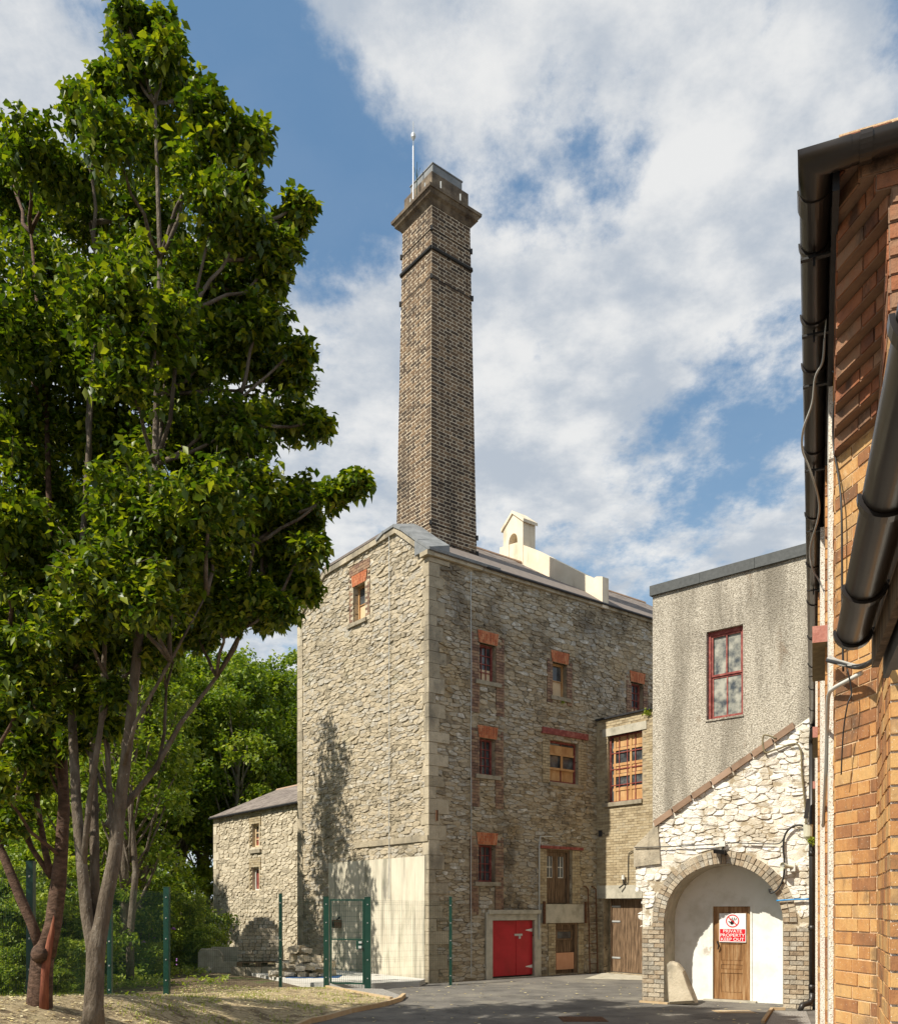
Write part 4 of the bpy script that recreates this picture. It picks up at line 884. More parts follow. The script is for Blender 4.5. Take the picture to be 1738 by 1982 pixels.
# leaning stone
fs_ = Fr(*Gd(1290, 1944)[:2], .871, -.491)
pts = [fs_.uz(*q) for q in ((1288, 1868), (1296, 1862), (1310, 1866), (1322, 1880), (1334, 1910), (1348, 1942), (1330, 1943), (1297, 1945))]
b = MB(); v = []; n = len(pts)
for o_, sc_ in ((.12, .86), (.05, 1.0), (-.12, 1.0), (-.2, .9)):
    cx_ = sum(p[0] for p in pts) / n; cz_ = sum(p[1] for p in pts) / n
    for k, (a, c) in enumerate(pts): v.append(fs_.P(cx_ + (a - cx_) * sc_ + random.uniform(-.015, .015), max(cz_ + (c - cz_) * sc_, -.02), o_ - .1 * (c / 1.0) * 1.2))
fsx = [tuple(range(n)), tuple(range(3 * n, 4 * n))[::-1]] + [(r_ * n + k, r_ * n + (k + 1) % n, (r_ + 1) * n + (k + 1) % n, (r_ + 1) * n + k) for r_ in range(3) for k in range(n)]
b.add(v, fsx); tag(b.build('leaning_stone', 'quoin', smooth=False), 'rough tan stone slab leaning in the left foot of the arch', 'stone')

# ------------------------------------------------------------------ RIGHT BRICK BUILDING (u along the side wall, v to the right)
def RB(u, v, z): return (u * .377 + v * .926, u * .926 - v * .377, z)
rb = empty('brick_building', RB(8, 1, 0), 'near orange brick building with dark gutters at the right edge', 'building')
VB = .125; P0 = (5.77, VB); P1 = (5.424, .331); P2 = (4.57, .331)
ZC = 4.66; ZTOP = 5.5
b = MB()
def strip(mbb, a, c, z0, z1, seed, mats=(0, 1), L=.225, ch=.0775, flem=True, thick=0, out=.006):
    A, C = Vector((*a, 0)), Vector((*c, 0)); Ln = (C - A).length; d = (C - A) / Ln; nn = Vector((d.y, -d.x, 0))
    # outward normal faces the camera side (negative v or negative u)
    mid = (A + C) / 2
    if (nn.x * mid.x + nn.y * mid.y) > 0: nn = -nn
    Pq = lambda u, z, o=0: RB(A.x + d.x * u + nn.x * o, A.y + d.y * u + nn.y * o, z)
    mbb.quad(Pq(0, z0, 0), Pq(Ln, z0, 0), Pq(Ln, z1, 0), Pq(0, z1, 0), .5, mats[0])
    bricks(mbb, Pq, lambda z: (0, Ln), z0, z1, ch=ch, L=L, jt=.011, flem=flem, m=mats[1], out=out, seed=seed, thick=thick, jit=.003)
    return Pq
strip(b, P0, P1, 0, ZC, 201); strip(b, P1, P2, 0, ZC, 202); strip(b, (19.2, VB), P0, 0, ZTOP, 203)
b.build('side_wall', ['nearmortar', 'nearbrick'], rb)
b = MB(); NC = 11
for k in range(NC):
    s = (k + 1) / NC; uq = 5.77 - 1.2 * s * .98
    z0 = ZC + k * .0775; z1 = z0 + .0775
    a = (5.77 + .02, VB - .001); p0 = (uq, VB - .012 * s); 
    vv = .331; uu = uq - .346
    if uu < 4.57: vv = VB + (.331 - VB) * max(0, (uq - 4.57)) / .346; uu = 4.57 - .01 * s
    p1 = (uu, vv); p2 = (4.56 - .004 * k, vv if uu <= 4.57 else .331 - .02 * s)
    pl_ = [a, p0, p1, p2, (4.56 - .004 * k, .9), (6.5, .9)]
    n = len(pl_); b.add([RB(x, y, z0) for x, y in pl_] + [RB(x, y, z1 - .001) for x, y in pl_], [tuple(range(n)), tuple(range(n, 2 * n))[::-1]], .5, 0)
    for (c, d) in ((a, p0), (p0, p1), (p1, p2), (p2, (4.56 - .004 * k, .9))):
        if math.hypot(c[0] - d[0], c[1] - d[1]) > .03: strip(b, c, d, z0, z1 - .001, 210 + k, thick=.0, out=.008)
b.build('corbel', ['dbrick', 'oldred'], rb)
b = MB(); ZU = ZC + NC * .0775
strip(b, (5.9, VB - .013), (4.54, VB - .013), ZU, ZTOP + .1, 230); strip(b, (4.54, VB - .013), (4.54, 1.4), ZU, ZTOP + .1, 231); b.build('upper_wall', ['nearmortar', 'oldred'], rb)
# front wall: brick quoin toothing and pebbledash
b = MB(); b.quad(RB(4.571, .33, 0), RB(4.571, 2.0, 0), RB(4.571, 2.0, 3.6), RB(4.571, .33, 3.6)); b.build('front_wall', 'wdash', rb)
b = MB(); strip(b, (4.571, .331), (4.571, 2.0), 3.6, ZC, 244); b.build('front_wall_top', ['nearmortar', 'oldred'], rb)
b = MB(); z = 0; k = 0
while z < 3.6:
    w_ = .06 if k % 2 else .035; b.hexa([RB(4.555, .33, z + .006), RB(4.555, .331 + w_, z + .006), RB(4.60, .331 + w_, z + .006), RB(4.6, .33, z + .006),
            RB(4.555, .33, z + .071), RB(4.555, .331 + w_, z + .071), RB(4.60, .331 + w_, z + .071), RB(4.6, .33, z + .071)]); z += .0775; k += 1
b.build('quoin_brick', 'nearbrick', rb)
# rear body so the block is solid from other sides
b = MB(); b.quad(RB(19.2, VB, 0), RB(19.2, 6, 0), RB(19.2, 6, ZTOP), RB(19.2, VB, ZTOP)); b.quad(RB(4.58, .9, 0), RB(4.58, 6, 0), RB(4.58, 6, ZTOP), RB(4.58, .9, ZTOP)); b.quad(RB(4.58, 6, 0), RB(19.2, 6, 0), RB(19.2, 6, ZTOP), RB(4.58, 6, ZTOP))
b.build('rear_wall', ['nearmortar'], rb)
b = MB(); v = [RB(4.42, -.02, 5.46), RB(19.3, -.02, 5.46), RB(19.3, 6.1, 5.46), RB(4.42, 6.1, 5.46), RB(6.5, 3, 6.2), RB(19.3, 3, 6.2)]
b.add(v, [(0, 1, 5, 4), (3, 2, 5, 4), (0, 3, 4), (1, 2, 5), (0, 1, 2, 3)]); b.build('roof', 'slate', rb)
# projecting pebbledash pilasters down the side wall
for k, (ua, ub, vv, mt_) in enumerate(((6.15, 6.6, .092, 'wdash'), (7.15, 7.5, .085, 'nearbrick'), (8.4, 9.0, .060, 'wdash'), (10.0, 10.5, .048, 'nearbrick'), (12.6, 13.2, .03, 'wdash'))):
    b = MB(); zz_ = 0
    if mt_ == 'wdash': b.hexa([RB(ua, vv, 0), RB(ub, vv, 0), RB(ub, VB + .05, 0), RB(ua, VB + .05, 0), RB(ua, vv, 5.3), RB(ub, vv, 5.3), RB(ub, VB + .05, 5.3), RB(ua, VB + .05, 5.3)])
    else:
        while zz_ < 5.2: b.hexa([RB(ua, vv, zz_), RB(ub, vv, zz_), RB(ub, VB + .05, zz_), RB(ua, VB + .05, zz_), RB(ua, vv, zz_ + .066), RB(ub, vv, zz_ + .066), RB(ub, VB + .05, zz_ + .066), RB(ua, VB + .05, zz_ + .066)]); zz_ += .0775
        b.hexa([RB(ua + .006, vv + .006, 0), RB(ub, vv + .006, 0), RB(ub, VB + .04, 0), RB(ua + .006, VB + .04, 0), RB(ua + .006, vv + .006, 5.2), RB(ub, vv + .006, 5.2), RB(ub, VB + .04, 5.2), RB(ua + .006, VB + .04, 5.2)])
    b.build('pilaster', mt_, rb)
# gutters: half-round troughs
def trough(name, path, r, z, parent, mat='plast', inward=None):
    """path: list of (u,v) centre line, outer side on the left"""
    b_ = MB(); n = 12; vs = []; k = len(path)
    rings = []
    for i, (u, v) in enumerate(path):
        p = Vector((u, v)); d0 = (p - Vector(path[i - 1])).normalized() if i else None; d1 = (Vector(path[i + 1]) - p).normalized() if i < k - 1 else None
        n0 = Vector((d0.y, -d0.x)) if d0 else None; n1 = Vector((d1.y, -d1.x)) if d1 else None
        if n0 and n1: m_ = (n0 + n1).normalized(); m_ = m_ / max(.3, m_.dot(n0))
        else: m_ = n0 or n1
        for (rr3) in (r, r - .004):
            for j in range(n + 1):
                t = math.pi * j / n; q = p + m_ * (math.cos(t) * rr3); rings.append(RB(q.x, q.y, z - math.sin(t) * rr3))
    st = 2 * (n + 1); f = []
    for i in range(k - 1):
        for j in range(n):
            for o_ in (0, n + 1): f.append((i * st + o_ + j, i * st + o_ + j + 1, (i + 1) * st + o_ + j + 1, (i + 1) * st + o_ + j))
    b_.add(rings, f); return b_.build(name, mat, parent, smooth=True)
GZ = 5.45; gc = (4.44, .01); r_g = .072
g1 = trough('gutter', [(19.0, .01), (4.44, .01)], r_g, GZ, rb); g1['label'] = 'long brown gutter along the side eave'
g1b = trough('gutter', [(4.44, .01), (4.44 + .0, 1.6)], r_g, GZ, rb); g1b['label'] = 'brown gutter across the front eave'
# mitre: extend outer ends with a small elbow
trough('gutter_corner', [(4.62, .01), (4.44, .01), (4.44, .16)], r_g + .003, GZ - .0, rb)
def ring(parent, u, v0, r, z, wid, mat='plast', along='u', name='gutter_clip'):
    b_ = MB(); n = 14; vs = []
    for s in (-wid / 2, wid / 2):
        for rr3 in (r + .009, r + .001):
            for j in range(n + 1):
                t = math.pi * j / n; vs.append(RB(u + s, v0 - math.cos(t) * rr3, z - math.sin(t) * rr3) if along == 'u' else RB(u - math.cos(t) * rr3, v0 + s, z - math.sin(t) * rr3))
    m_ = n + 1; f = []
    for j in range(n): f += [(j, j + 1, 2 * m_ + j + 1, 2 * m_ + j), (m_ + j, m_ + j + 1, 3 * m_ + j + 1, 3 * m_ + j), (j, j + 1, m_ + j + 1, m_ + j), (2 * m_ + j, 2 * m_ + j + 1, 3 * m_ + j + 1, 3 * m_ + j)]
    b_.add(vs, f); return b_.build(name, mat, parent)
for u in (4.72, 4.74 + .26, 5.6, 6.1, 7.2, 8.4, 9.6, 10.8, 12.2, 13.6, 15.0, 16.6, 18.0): ring(g1, u, .01, r_g, GZ, .03)
ring(g1, 4.66, .01, r_g, GZ, .09, name='gutter_joint'); ring(g1b, 4.44, .22, r_g, GZ, .05, along='v', name='gutter_joint')
for u in (4.98, 5.65, 6.2, 7.4, 8.6, 10.2, 12, 14):
    b = MB(); b.fb(lambda a, z, o: RB(a, o, z), u - .012, u + .012, GZ - r_g - .03, GZ - r_g - .018, -.06, .14); b.fb(lambda a, z, o: RB(a, o, z), u - .006, u + .006, GZ - r_g - .07, GZ - r_g + .0, .0, .012); b.build('gutter_bracket', 'galv' if False else 'iron', g1)
b = MB(); b.hexa([RB(4.52, .085, GZ - .12), RB(19, .085, GZ - .12), RB(19, .115, GZ - .12), RB(4.52, .115, GZ - .12), RB(4.52, .085, GZ + .02), RB(19, .085, GZ + .02), RB(19, .115, GZ + .02), RB(4.52, .115, GZ + .02)]); b.build('fascia', 'dark', rb)
b = MB(); b.hexa([RB(4.50, .10, GZ - .02), RB(4.53, .10, GZ - .02), RB(4.53, 1.5, GZ - .02), RB(4.50, 1.5, GZ - .02), RB(4.50, .10, GZ + .02), RB(4.53, .10, GZ + .02), RB(4.53, 1.5, GZ + .02), RB(4.50, 1.5, GZ + .02)]); b.build('fascia', 'dark', rb)
# lower gutter on the porch eave, with fascia, soffit and the porch wall (its own direction)
RB_side = RB
def RB(u, v, z): return (u * .3517 + v * .9361, u * .9361 - v * .3517, z)
LGZ = 2.83; LR = .047; LV = .192; g2 = trough('gutter', [(2.955, LV), (.3, LV)], LR, LGZ, rb); g2['label'] = 'low brown gutter ending beside the brick pier'
b = MB(); n = 12; v = [RB(2.957, LV - (LR + .003) * math.cos(math.pi * j / n), LGZ - (LR + .003) * math.sin(math.pi * j / n)) for j in range(n + 1)] + [RB(2.94, LV - (LR + .003) * math.cos(math.pi * j / n), LGZ - (LR + .003) * math.sin(math.pi * j / n)) for j in range(n + 1)]
b.add(v, [tuple(range(n + 1)), tuple(range(n + 1, 2 * n + 2))[::-1]] + [(j, j + 1, n + 2 + j, n + 1 + j) for j in range(n)]); b.build('gutter_end', 'plast', g2)
for u in (2.93, 2.52, 1.98, 1.4): ring(g2, u, LV, LR, LGZ, .03)
PF = lambda a, z, o: RB(a, o, z)
b = MB(); b.fb(PF, .4, 3.0, LGZ - .10, LGZ + .03, LV + .055, LV + .075); b.build('fascia', 'wood', rb)
b = MB(); b.fb(PF, .4, 2.98, LGZ - .14, LGZ - .0, LV + .085, LV + .10); b.build('fascia', 'dark', rb)
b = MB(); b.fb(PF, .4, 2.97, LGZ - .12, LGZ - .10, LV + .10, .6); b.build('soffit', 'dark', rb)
b = MB(); b.fb(PF, .4, 3.0, LGZ + .035, LGZ + .07, LV + .03, 1.4); b.build('porch_roof', 'slate', rb)
b = MB(); b.fb(PF, .4, 2.85, 0, LGZ - .13, .58, .75); b.build('porch_wall', 'nearbrick', rb)
RB = RB_side
# window sills on the side wall
for (ua, ub) in ((7.0, 8.2), (10.9, 12.4), (15.6, 17.2)):
    zs_ = 3.92; b = MB(); b.hexa([RB(ua, -.004, zs_), RB(ub, -.004, zs_), RB(ub, VB, zs_), RB(ua, VB, zs_), RB(ua, -.004, zs_ + .12), RB(ub, -.004, zs_ + .12), RB(ub, VB, zs_ + .12), RB(ua, VB, zs_ + .12)])
    o = b.build('window_sill', ['sill', 'olive'], rb); o.data.polygons[0].material_index = 1
    for i_, pg in enumerate(o.data.polygons): pg.material_index = 1 if abs(pg.normal.z) > .9 and i_ == 0 else 0
for (ua, ub) in ((7.1, 8.1), (11.0, 12.3), (15.7, 17.1)):
    b = MB(); Pw = lambda a, z, o: RB(a, VB - o, z)
    for q in ((ua, ua + .07, 4.05, 5.1), (ub - .07, ub, 4.05, 5.1), (ua, ub, 4.05, 4.12), (ua, ub, 5.03, 5.1), (ua, ub, 4.55, 4.6)): b.fb(Pw, *q, .0, .012 + .002 * random.random())
    w = b.build('window', 'winred', rb); b = MB(); b.fb(Pw, ua + .03, ub - .03, 4.06, 5.08, .003, .009); b.build('pane', 'pane', w)
# downpipe at the far end with shoe
zt_ = 2 + (HZ - 1440) / F * 17.3
dx = (1571 - CX) / F * 17.35
dp = MB(); dp.tube([(dx, 17.35, .32), (dx, 17.35, zt_)], .052, 10); pd = tag(dp.build('downpipe', 'pipe', smooth=True, loc=(dx, 17.35, 0)), 'black downpipe standing between the arched wall and the near brick building', 'downpipe')
b = MB(); sx = (1548 - CX) / F * 17.2; b.tube([(dx, 17.35, .34), (dx, 17.35, .22), (dx - .06, 17.33, .14), (sx + .05, 17.2, .12), (sx, 17.2, .0)], .055, 10); b.build('shoe', 'pipe', pd, smooth=True)
for zz in (.4, 1.55, 3.0): MB().tube([(dx, 17.35, zz), (dx, 17.35, zz + .1)], .062, 10).build('collar', 'pipe', pd, smooth=True)
b = MB(); b.tube([(dx, 17.35, zt_ - .02), (dx, 17.35, zt_ + .12), RB(17.8, .0, GZ - .16), RB(17.9, .01, GZ - .06)], .055, 10); b.build('offset_bend', 'pipe', pd, smooth=True)
q = W(1566, 1612, 17.3); b = MB(); b.tube([(q[0] - .02, q[1], q[2] - .16), (q[0] - .02, q[1], q[2] - .08), (q[0] - .02, q[1], q[2] + .15)], [.03, .085, .09], 12); tag(b.build('meter_box', 'horn', loc=q), 'pale green meter box at the head of the looping black cable', 'box')
q = W(1561, 1567, 17.25); b = MB(); b.hexa([(q[0] - .09, q[1] - .1, q[2] - .18), (q[0] - .02, q[1] - .12, q[2] - .18), (q[0] + .02, q[1], q[2] - .18), (q[0] - .06, q[1], q[2] - .18), (q[0] - .02, q[1] - .05, q[2] + .2), (q[0] + .05, q[1] - .07, q[2] + .2), (q[0] + .08, q[1], q[2] + .2), (q[0], q[1], q[2] + .2)])
tag(b.build('floodlight', 'iron', loc=q), 'black floodlight angled off the brick corner above the pale green meter box', 'floodlight')
# cables on the near building
def rc(pts, r, mat, label, cat='cable', group=None, name='wall_cable'): return cable(name, [W(*p) for p in pts], r, mat, label, cat, group=group)
rc([(1596, 655, 5.2), (1592, 700, 5.3), (1578, 730, 5.4), (1572, 780, 5.5), (1555, 830, 5.6), (1553, 870, 5.8), (1566, 905, 6.0), (1583, 960, 6.3), (1584, 1000, 6.5), (1568, 1060, 6.9), (1572, 1100, 7.0), (1586, 1125, 7.1), (1600, 1160, 7.0), (1608, 1200, 6.5)], .007, 'cablegrey', 'loose grey wire swinging across the long gutter')
rc([(1738, 300, 4.2), (1700, 345, 4.3), (1640, 405, 4.5), (1622, 440, 4.7), (1610, 500, 5.0), (1604, 560, 5.1), (1596, 655, 5.2)], .005, 'galv', 'thin steel stay wire running diagonally under the upper gutter')
for k in range(6):
    j = lambda s=.5: random.uniform(-s, s) * 8
    rc([(1604 + j(), 1275 + j(), 5.25), (1630 + j(), 1284 + j(), 5.05), (1660 + j(), 1290 + j(), 4.9), (1690 + j(), 1280 + j(), 4.5), (1704 + j(), 1255 + j(), 4.1), (1712 + j(), 1225 + j(), 3.6), (1745 + j(), 1150 + j(), 2.9)], .007 if k else .012, 'cablegrey' if k % 2 else 'cableblack',
       'one strand of the grey and black cable bundle sagging below the low gutter', group='strands of the cable bundle below the low gutter')
rc([(1668, 1303, 4.9), (1640, 1318, 5.05), (1612, 1334, 5.25), (1603, 1350, 5.4), (1601, 1400, 5.6), (1598, 1500, 6.1), (1593, 1600, 7)], .012, 'wplast', 'cream conduit bending down the white pebbledash strip', 'conduit', name='conduit')
rc([(1612, 718, 5.3), (1622, 724, 5.2), (1626, 735, 5.15), (1614, 790, 5.25), (1613, 860, 5.3), (1624, 930, 5.2), (1629, 1000, 5.15), (1630, 1160, 5.15), (1632, 1300, 5.15)], .006, 'cableblack', 'dark cable hooked at the top and running down the orange brick pier')
rc([(1640, 1295, 5.0), (1648, 1340, 5.0), (1640, 1365, 5.0), (1632, 1420, 5.05), (1628, 1500, 5.1)], .004, 'cableblack', 'short thin black wire dangling from the cable bundle')
# ------------------------------------------------------------------ GROUND
kerb = [(21.9, -3.0), (18.95, -1.3), (19.9, -1.05)]
KX = [(4, -3.05), (8, -3.0), (13, -2.75), (15.4, -2.4), (15.8, -2.2), (16.9, -1.87), (18.1, -1.3), (19.0, -1.25), (21.9, -3.0)]
def kx(Y): return float(np.interp(Y, [k[0] for k in KX], [k[1] for k in KX]))
def sst(x): x = min(1, max(0, x)); return x * x * (3 - 2 * x)
def lawn_h(X, Y):
    d = kx(Y) - X
    return .05 + .80 * sst(d / 2.6) * (1 - .93 * sst((Y - 10.5) / 9.5)) + .02 * mnoise.noise(Vector((X * .8, Y * .8, 0)))
def ground_h(X, Y):
    return -.04 + .10 * sst((-X - 2.5) / 3) + 2.2 * sst((-X - 10) / 25) * sst((Y - 22) / 25) + 1.5 * sst((Y - 44) / 60)
b = MB(); xs = sorted(set(list(np.linspace(-400, -30, 8)) + list(np.linspace(-30, 30, 41)) + list(np.linspace(30, 400, 8)))); ys = sorted(set(list(np.linspace(-60, 0, 5)) + list(np.linspace(0, 60, 41)) + list(np.linspace(60, 900, 9))))
nx, ny = len(xs), len(ys)
b.add([(x, y, ground_h(x, y)) for y in ys for x in xs], [(j * nx + i, j * nx + i + 1, (j + 1) * nx + i + 1, (j + 1) * nx + i) for j in range(ny - 1) for i in range(nx - 1)])
struct(b, 'ground', 'litter')
b = MB(); pts = [(k[1], k[0]) for k in KX if k[0] <= 18.1] + [(-1.05, 19.9), (-1.6, 21.6), (-.8, 23.2), (.0, 23.8), (8.0, 30.0), (11, 28), (9, 4), (9, -20), (-3.05, -20)]
b.add([(x, y, 0.0) for x, y in pts], [tuple(range(len(pts)))]); struct(b, 'tarmac_yard', 'tarmac')
b = MB(); Ys = list(np.linspace(4, 21.9, 60)); S = np.linspace(0, 1, 30); n = len(S)
v = []
for Y in Ys:
    x0 = kx(Y); x1 = min(-6.25, x0 - .1)
    if Y > 19.4: x1 = np.interp(Y, [19.4, 21.9], [-6.1, -3.9])
    for s in S: X = x0 + (x1 - x0) * s; v.append((X, Y, lawn_h(X, Y)))
b.add(v, [(j * n + i, j * n + i + 1, (j + 1) * n + i + 1, (j + 1) * n + i) for j in range(len(Ys) - 1) for i in range(n - 1)])
lo = struct(b, 'lawn', 'lawn'); lo.data.polygons.foreach_set('use_smooth', [True] * len(lo.data.polygons))
b = MB(); b.add([(-1.25, 19.0, .03), (-1.05, 19.9, .03), (-1.6, 21.6, .03), (-3.0, 21.9, .03)], [(0, 1, 2, 3)]); struct(b, 'gravel_strip', 'gravel')
# kerb edging: stretches of timber / stone
ed = [(-3.05, 4), (-3.0, 8), (-2.75, 13), (-2.4, 15.4), (-2.2, 15.8), (-1.87, 16.9), (-1.3, 18.1), (-1.05, 19.0), (-1.0, 19.9)]
b = MB()
def edge_run(pts_, w=.08, h=.09):
    for (x0, y0), (x1, y1) in zip(pts_, pts_[1:]):
        d = Vector((x1 - x0, y1 - y0)).normalized(); nn = Vector((-d.y, d.x)) * w / 2; e = d * .002
        x0, y0 = x0 + e.x, y0 + e.y; x1, y1 = x1 - e.x, y1 - e.y
        b.hexa([(x0 - nn.x, y0 - nn.y, -.03), (x1 - nn.x, y1 - nn.y, -.03), (x1 + nn.x, y1 + nn.y, -.03), (x0 + nn.x, y0 + nn.y, -.03), (x0 - nn.x, y0 - nn.y, h), (x1 - nn.x, y1 - nn.y, h), (x1 + nn.x, y1 + nn.y, h), (x0 + nn.x, y0 + nn.y, h)])
edge_run(ed); edge_run([(-1.22, 19.0), (-2.99, 21.85)]); struct(b, 'kerb', 'edging')
b = MB(); A = Gd(1476, 1982); B_ = Gd(1494, 1956); C_ = Gd(1519, 1956); D_ = Gd(1238, 1941); E_ = Gd(1293, 1945)
edge_run([A, B_], .06, .05); edge_run([B_, C_], .06, .05); edge_run([D_, E_], .06, .04); struct(b, 'timber_edge', 'edging')
b = MB(); b.hexa([(*Gd(1497, 1960), 0.004), (*Gd(1560, 1960), .004), (*Gd(1580, 2010), .004), (*Gd(1470, 2010), .004), (*Gd(1497, 1960), .02), (*Gd(1560, 1960), .02), (*Gd(1580, 2010), .02), (*Gd(1470, 2010), .02)]); struct(b, 'cobbled_gully', 'gravel')
# slab in front of the gable
b = MB(); sp = [(-.75, 22.6), (-.62, 23.35), (-4.75, 28.5), (-6.4, 26.6), (-3.6, 22.3), (-2.95, 21.95), (-1.9, 22.0)]
n = len(sp); b.add([(x, y, -.03) for x, y in sp] + [(x, y, .13) for x, y in sp], [tuple(range(n, 2 * n))] + [(i, (i + 1) % n, n + (i + 1) % n, n + i) for i in range(n)]); struct(b, 'concrete_slab', 'slab')
b = MB(); q = [Gd(1130, 1896), Gd(1175, 1882), Gd(1262, 1880), Gd(1262, 1899)]; b.add([(x, y, .008) for x, y in q], [(0, 1, 2, 3)]); struct(b, 'doorway_apron', 'conc')
mc = Gd(1128, 1974); b = MB()
for i in range(7):
    for j in range(9): b.box(mc[0] - .38 + j * .085, mc[0] - .38 + j * .085 + .07, mc[1] - .3 + i * .09, mc[1] - .3 + i * .09 + .07, .002, .014)
b.box(mc[0] - .4, mc[0] + .4, mc[1] - .33, mc[1] + .34, -.02, .008); tag(b.build('manhole_cover', 'rust', loc=(mc[0], mc[1], 0)), 'brown gridded manhole cover in the shaded tarmac near the photo foot', 'manhole cover')
mc = Gd(1420, 1959.5); b = MB(); b.box(mc[0] - .36, mc[0] + .36, mc[1] - .22, mc[1] + .22, -.01, .008); b.box(mc[0] - .30, mc[0] + .30, mc[1] - .17, mc[1] + .17, .008, .013); tag(b.build('inspection_cover', 'edging', loc=(mc[0], mc[1], 0)), 'tan square inspection cover set in tarmac before the panelled door', 'inspection cover')
# fallen leaves (stuff)
def scatter(name, N, gen, size, mat, kind='stuff', flat=.25):
    v = []; f = []; rn = []; rr = random.Random(hash(name) % 1000 if False else len(name) * 7)
    for i in range(N):
        p = gen(rr)
        if p is None: continue
        s = size * rr.uniform(.6, 1.4); a = rr.uniform(0, 6.28); k = len(v)
        for t in (0, 1.57, 3.14, 4.71): v.append((p[0] + s * math.cos(a + t) * (1 if t in (0, 3.14) else .6), p[1] + s * math.sin(a + t) * (1 if t in (0, 3.14) else .6), p[2] + rr.uniform(0, s * flat)))
        f.append((k, k + 1, k + 2, k + 3)); rn.append(rr.random())
    b_ = MB(); b_.v = v; b_.f = f; b_.r = rn; b_.m = [0] * len(f); return tag(b_.build(name, mat), kind=kind)
def gen1(r):
    Y = 15 + 9 * r.random(); X = r.uniform(-2, 7)
    if X < kx(min(Y, 18)) + .1 or (Y - 23.4) > (X + .5) * .79 - .1 or Y > 26 or Y > 24 - (X + .5) * .2 and X > 4.0: return None
    if r.random() > .35 + .65 * math.exp(-abs((Y - 23.4) - (X + .5) * .79) / 1.5): return None
    return (X, Y, .008)
scatter('fallen_leaves', 900, gen1, .035, 'dead')
def gen2(r):
    Y = 9.5 + 12 * r.random(); x0 = kx(Y); X = r.uniform(-6.2, x0 - .05)
    return (X, Y, lawn_h(X, Y) + .008)
scatter('lawn_clippings', 5000, gen2, .022, 'dead', flat=.5)
v = []; f = []; rn = []; rr = random.Random(4)
for i in range(7000):
    Y = 12 + 9.8 * rr.random(); x0 = kx(Y); X = rr.uniform(-6.3, x0 - .05)
    if mnoise.noise(Vector((X * 1.3, Y * .9, 3))) + rr.uniform(-.25, .25) < .05: continue
    z = lawn_h(X, Y); a = rr.uniform(0, 6.28); h = rr.uniform(.02, .065); w_ = .008; k = len(v)
    v += [(X - w_ * math.cos(a), Y - w_ * math.sin(a), z), (X + w_ * math.cos(a), Y + w_ * math.sin(a), z), (X + rr.uniform(-.03, .03), Y + rr.uniform(-.03, .03), z + h)]
    f.append((k, k + 1, k + 2)); rn.append(rr.random())
b = MB(); b.v, b.f, b.r, b.m = v, f, rn, [0] * len(f); tag(b.build('grass', 'leafC'), kind='stuff')

# ------------------------------------------------------------------ FENCE
fp = [(-.3 + (872 - CX) / F * 22.9 * 0 + .04, 22.9), ((712 - CX) / F * 21.8, 21.8), ((632 - CX) / F * 22.0, 22.0), ((543 - CX) / F * 21.7, 21.7), ((323 - CX) / F * 19.4, 19.4), ((213 - CX) / F * 16.6, 16.6), ((60 - CX) / F * 13.0, 13.0), (-6.0, 10.0)]
fp[0] = ((872 - CX) / F * 22.9, 22.9)
fz = [0.0, 0.02, .03, .06, .17, .22, .4, .5]
def post(x, y, z, h, w, label, group='green fence posts'):
    t = empty('fence_post', (x, y, z), label, 'fence post', group); b_ = MB(); b_.box(x - w / 2, x + w / 2, y - w / 2, y + w / 2, z - .2, z + h); b_.build('shaft', 'green', t)
    b2 = MB(); b2.box(x - w / 2 - .004, x + w / 2 + .004, y - w / 2 - .004, y + w / 2 + .004, z + h, z + h + .015); b2.build('cap', 'green', t)
    for q in (.25, .7, 1.15, 1.6, 2.05): b3 = MB(); b3.box(x - .012, x + .012, y - w / 2 - .012, y - w / 2, z + q - .012, z + q + .012); b3.build('bolt', 'galv', t)
labs = ['green fence post against the dark foot of the facade, right of the mill corner', 'thick green gate post on the right side of the mesh gate', 'thick green gate post on the left side of the mesh gate',
        'slim green fence post in front of the stone stack on its pallet', 'stout green corner post standing on the crest of the lawn', 'green fence post just right of the grey double tree trunk', 'green fence post behind the dark trunk with the red wound']
for k in range(7):
    post(fp[k][0], fp[k][1], fz[k], 2.26 if k not in (1, 2) else 2.22, (.075, .15, .13, .075, .12, .08, .10)[k], labs[k])
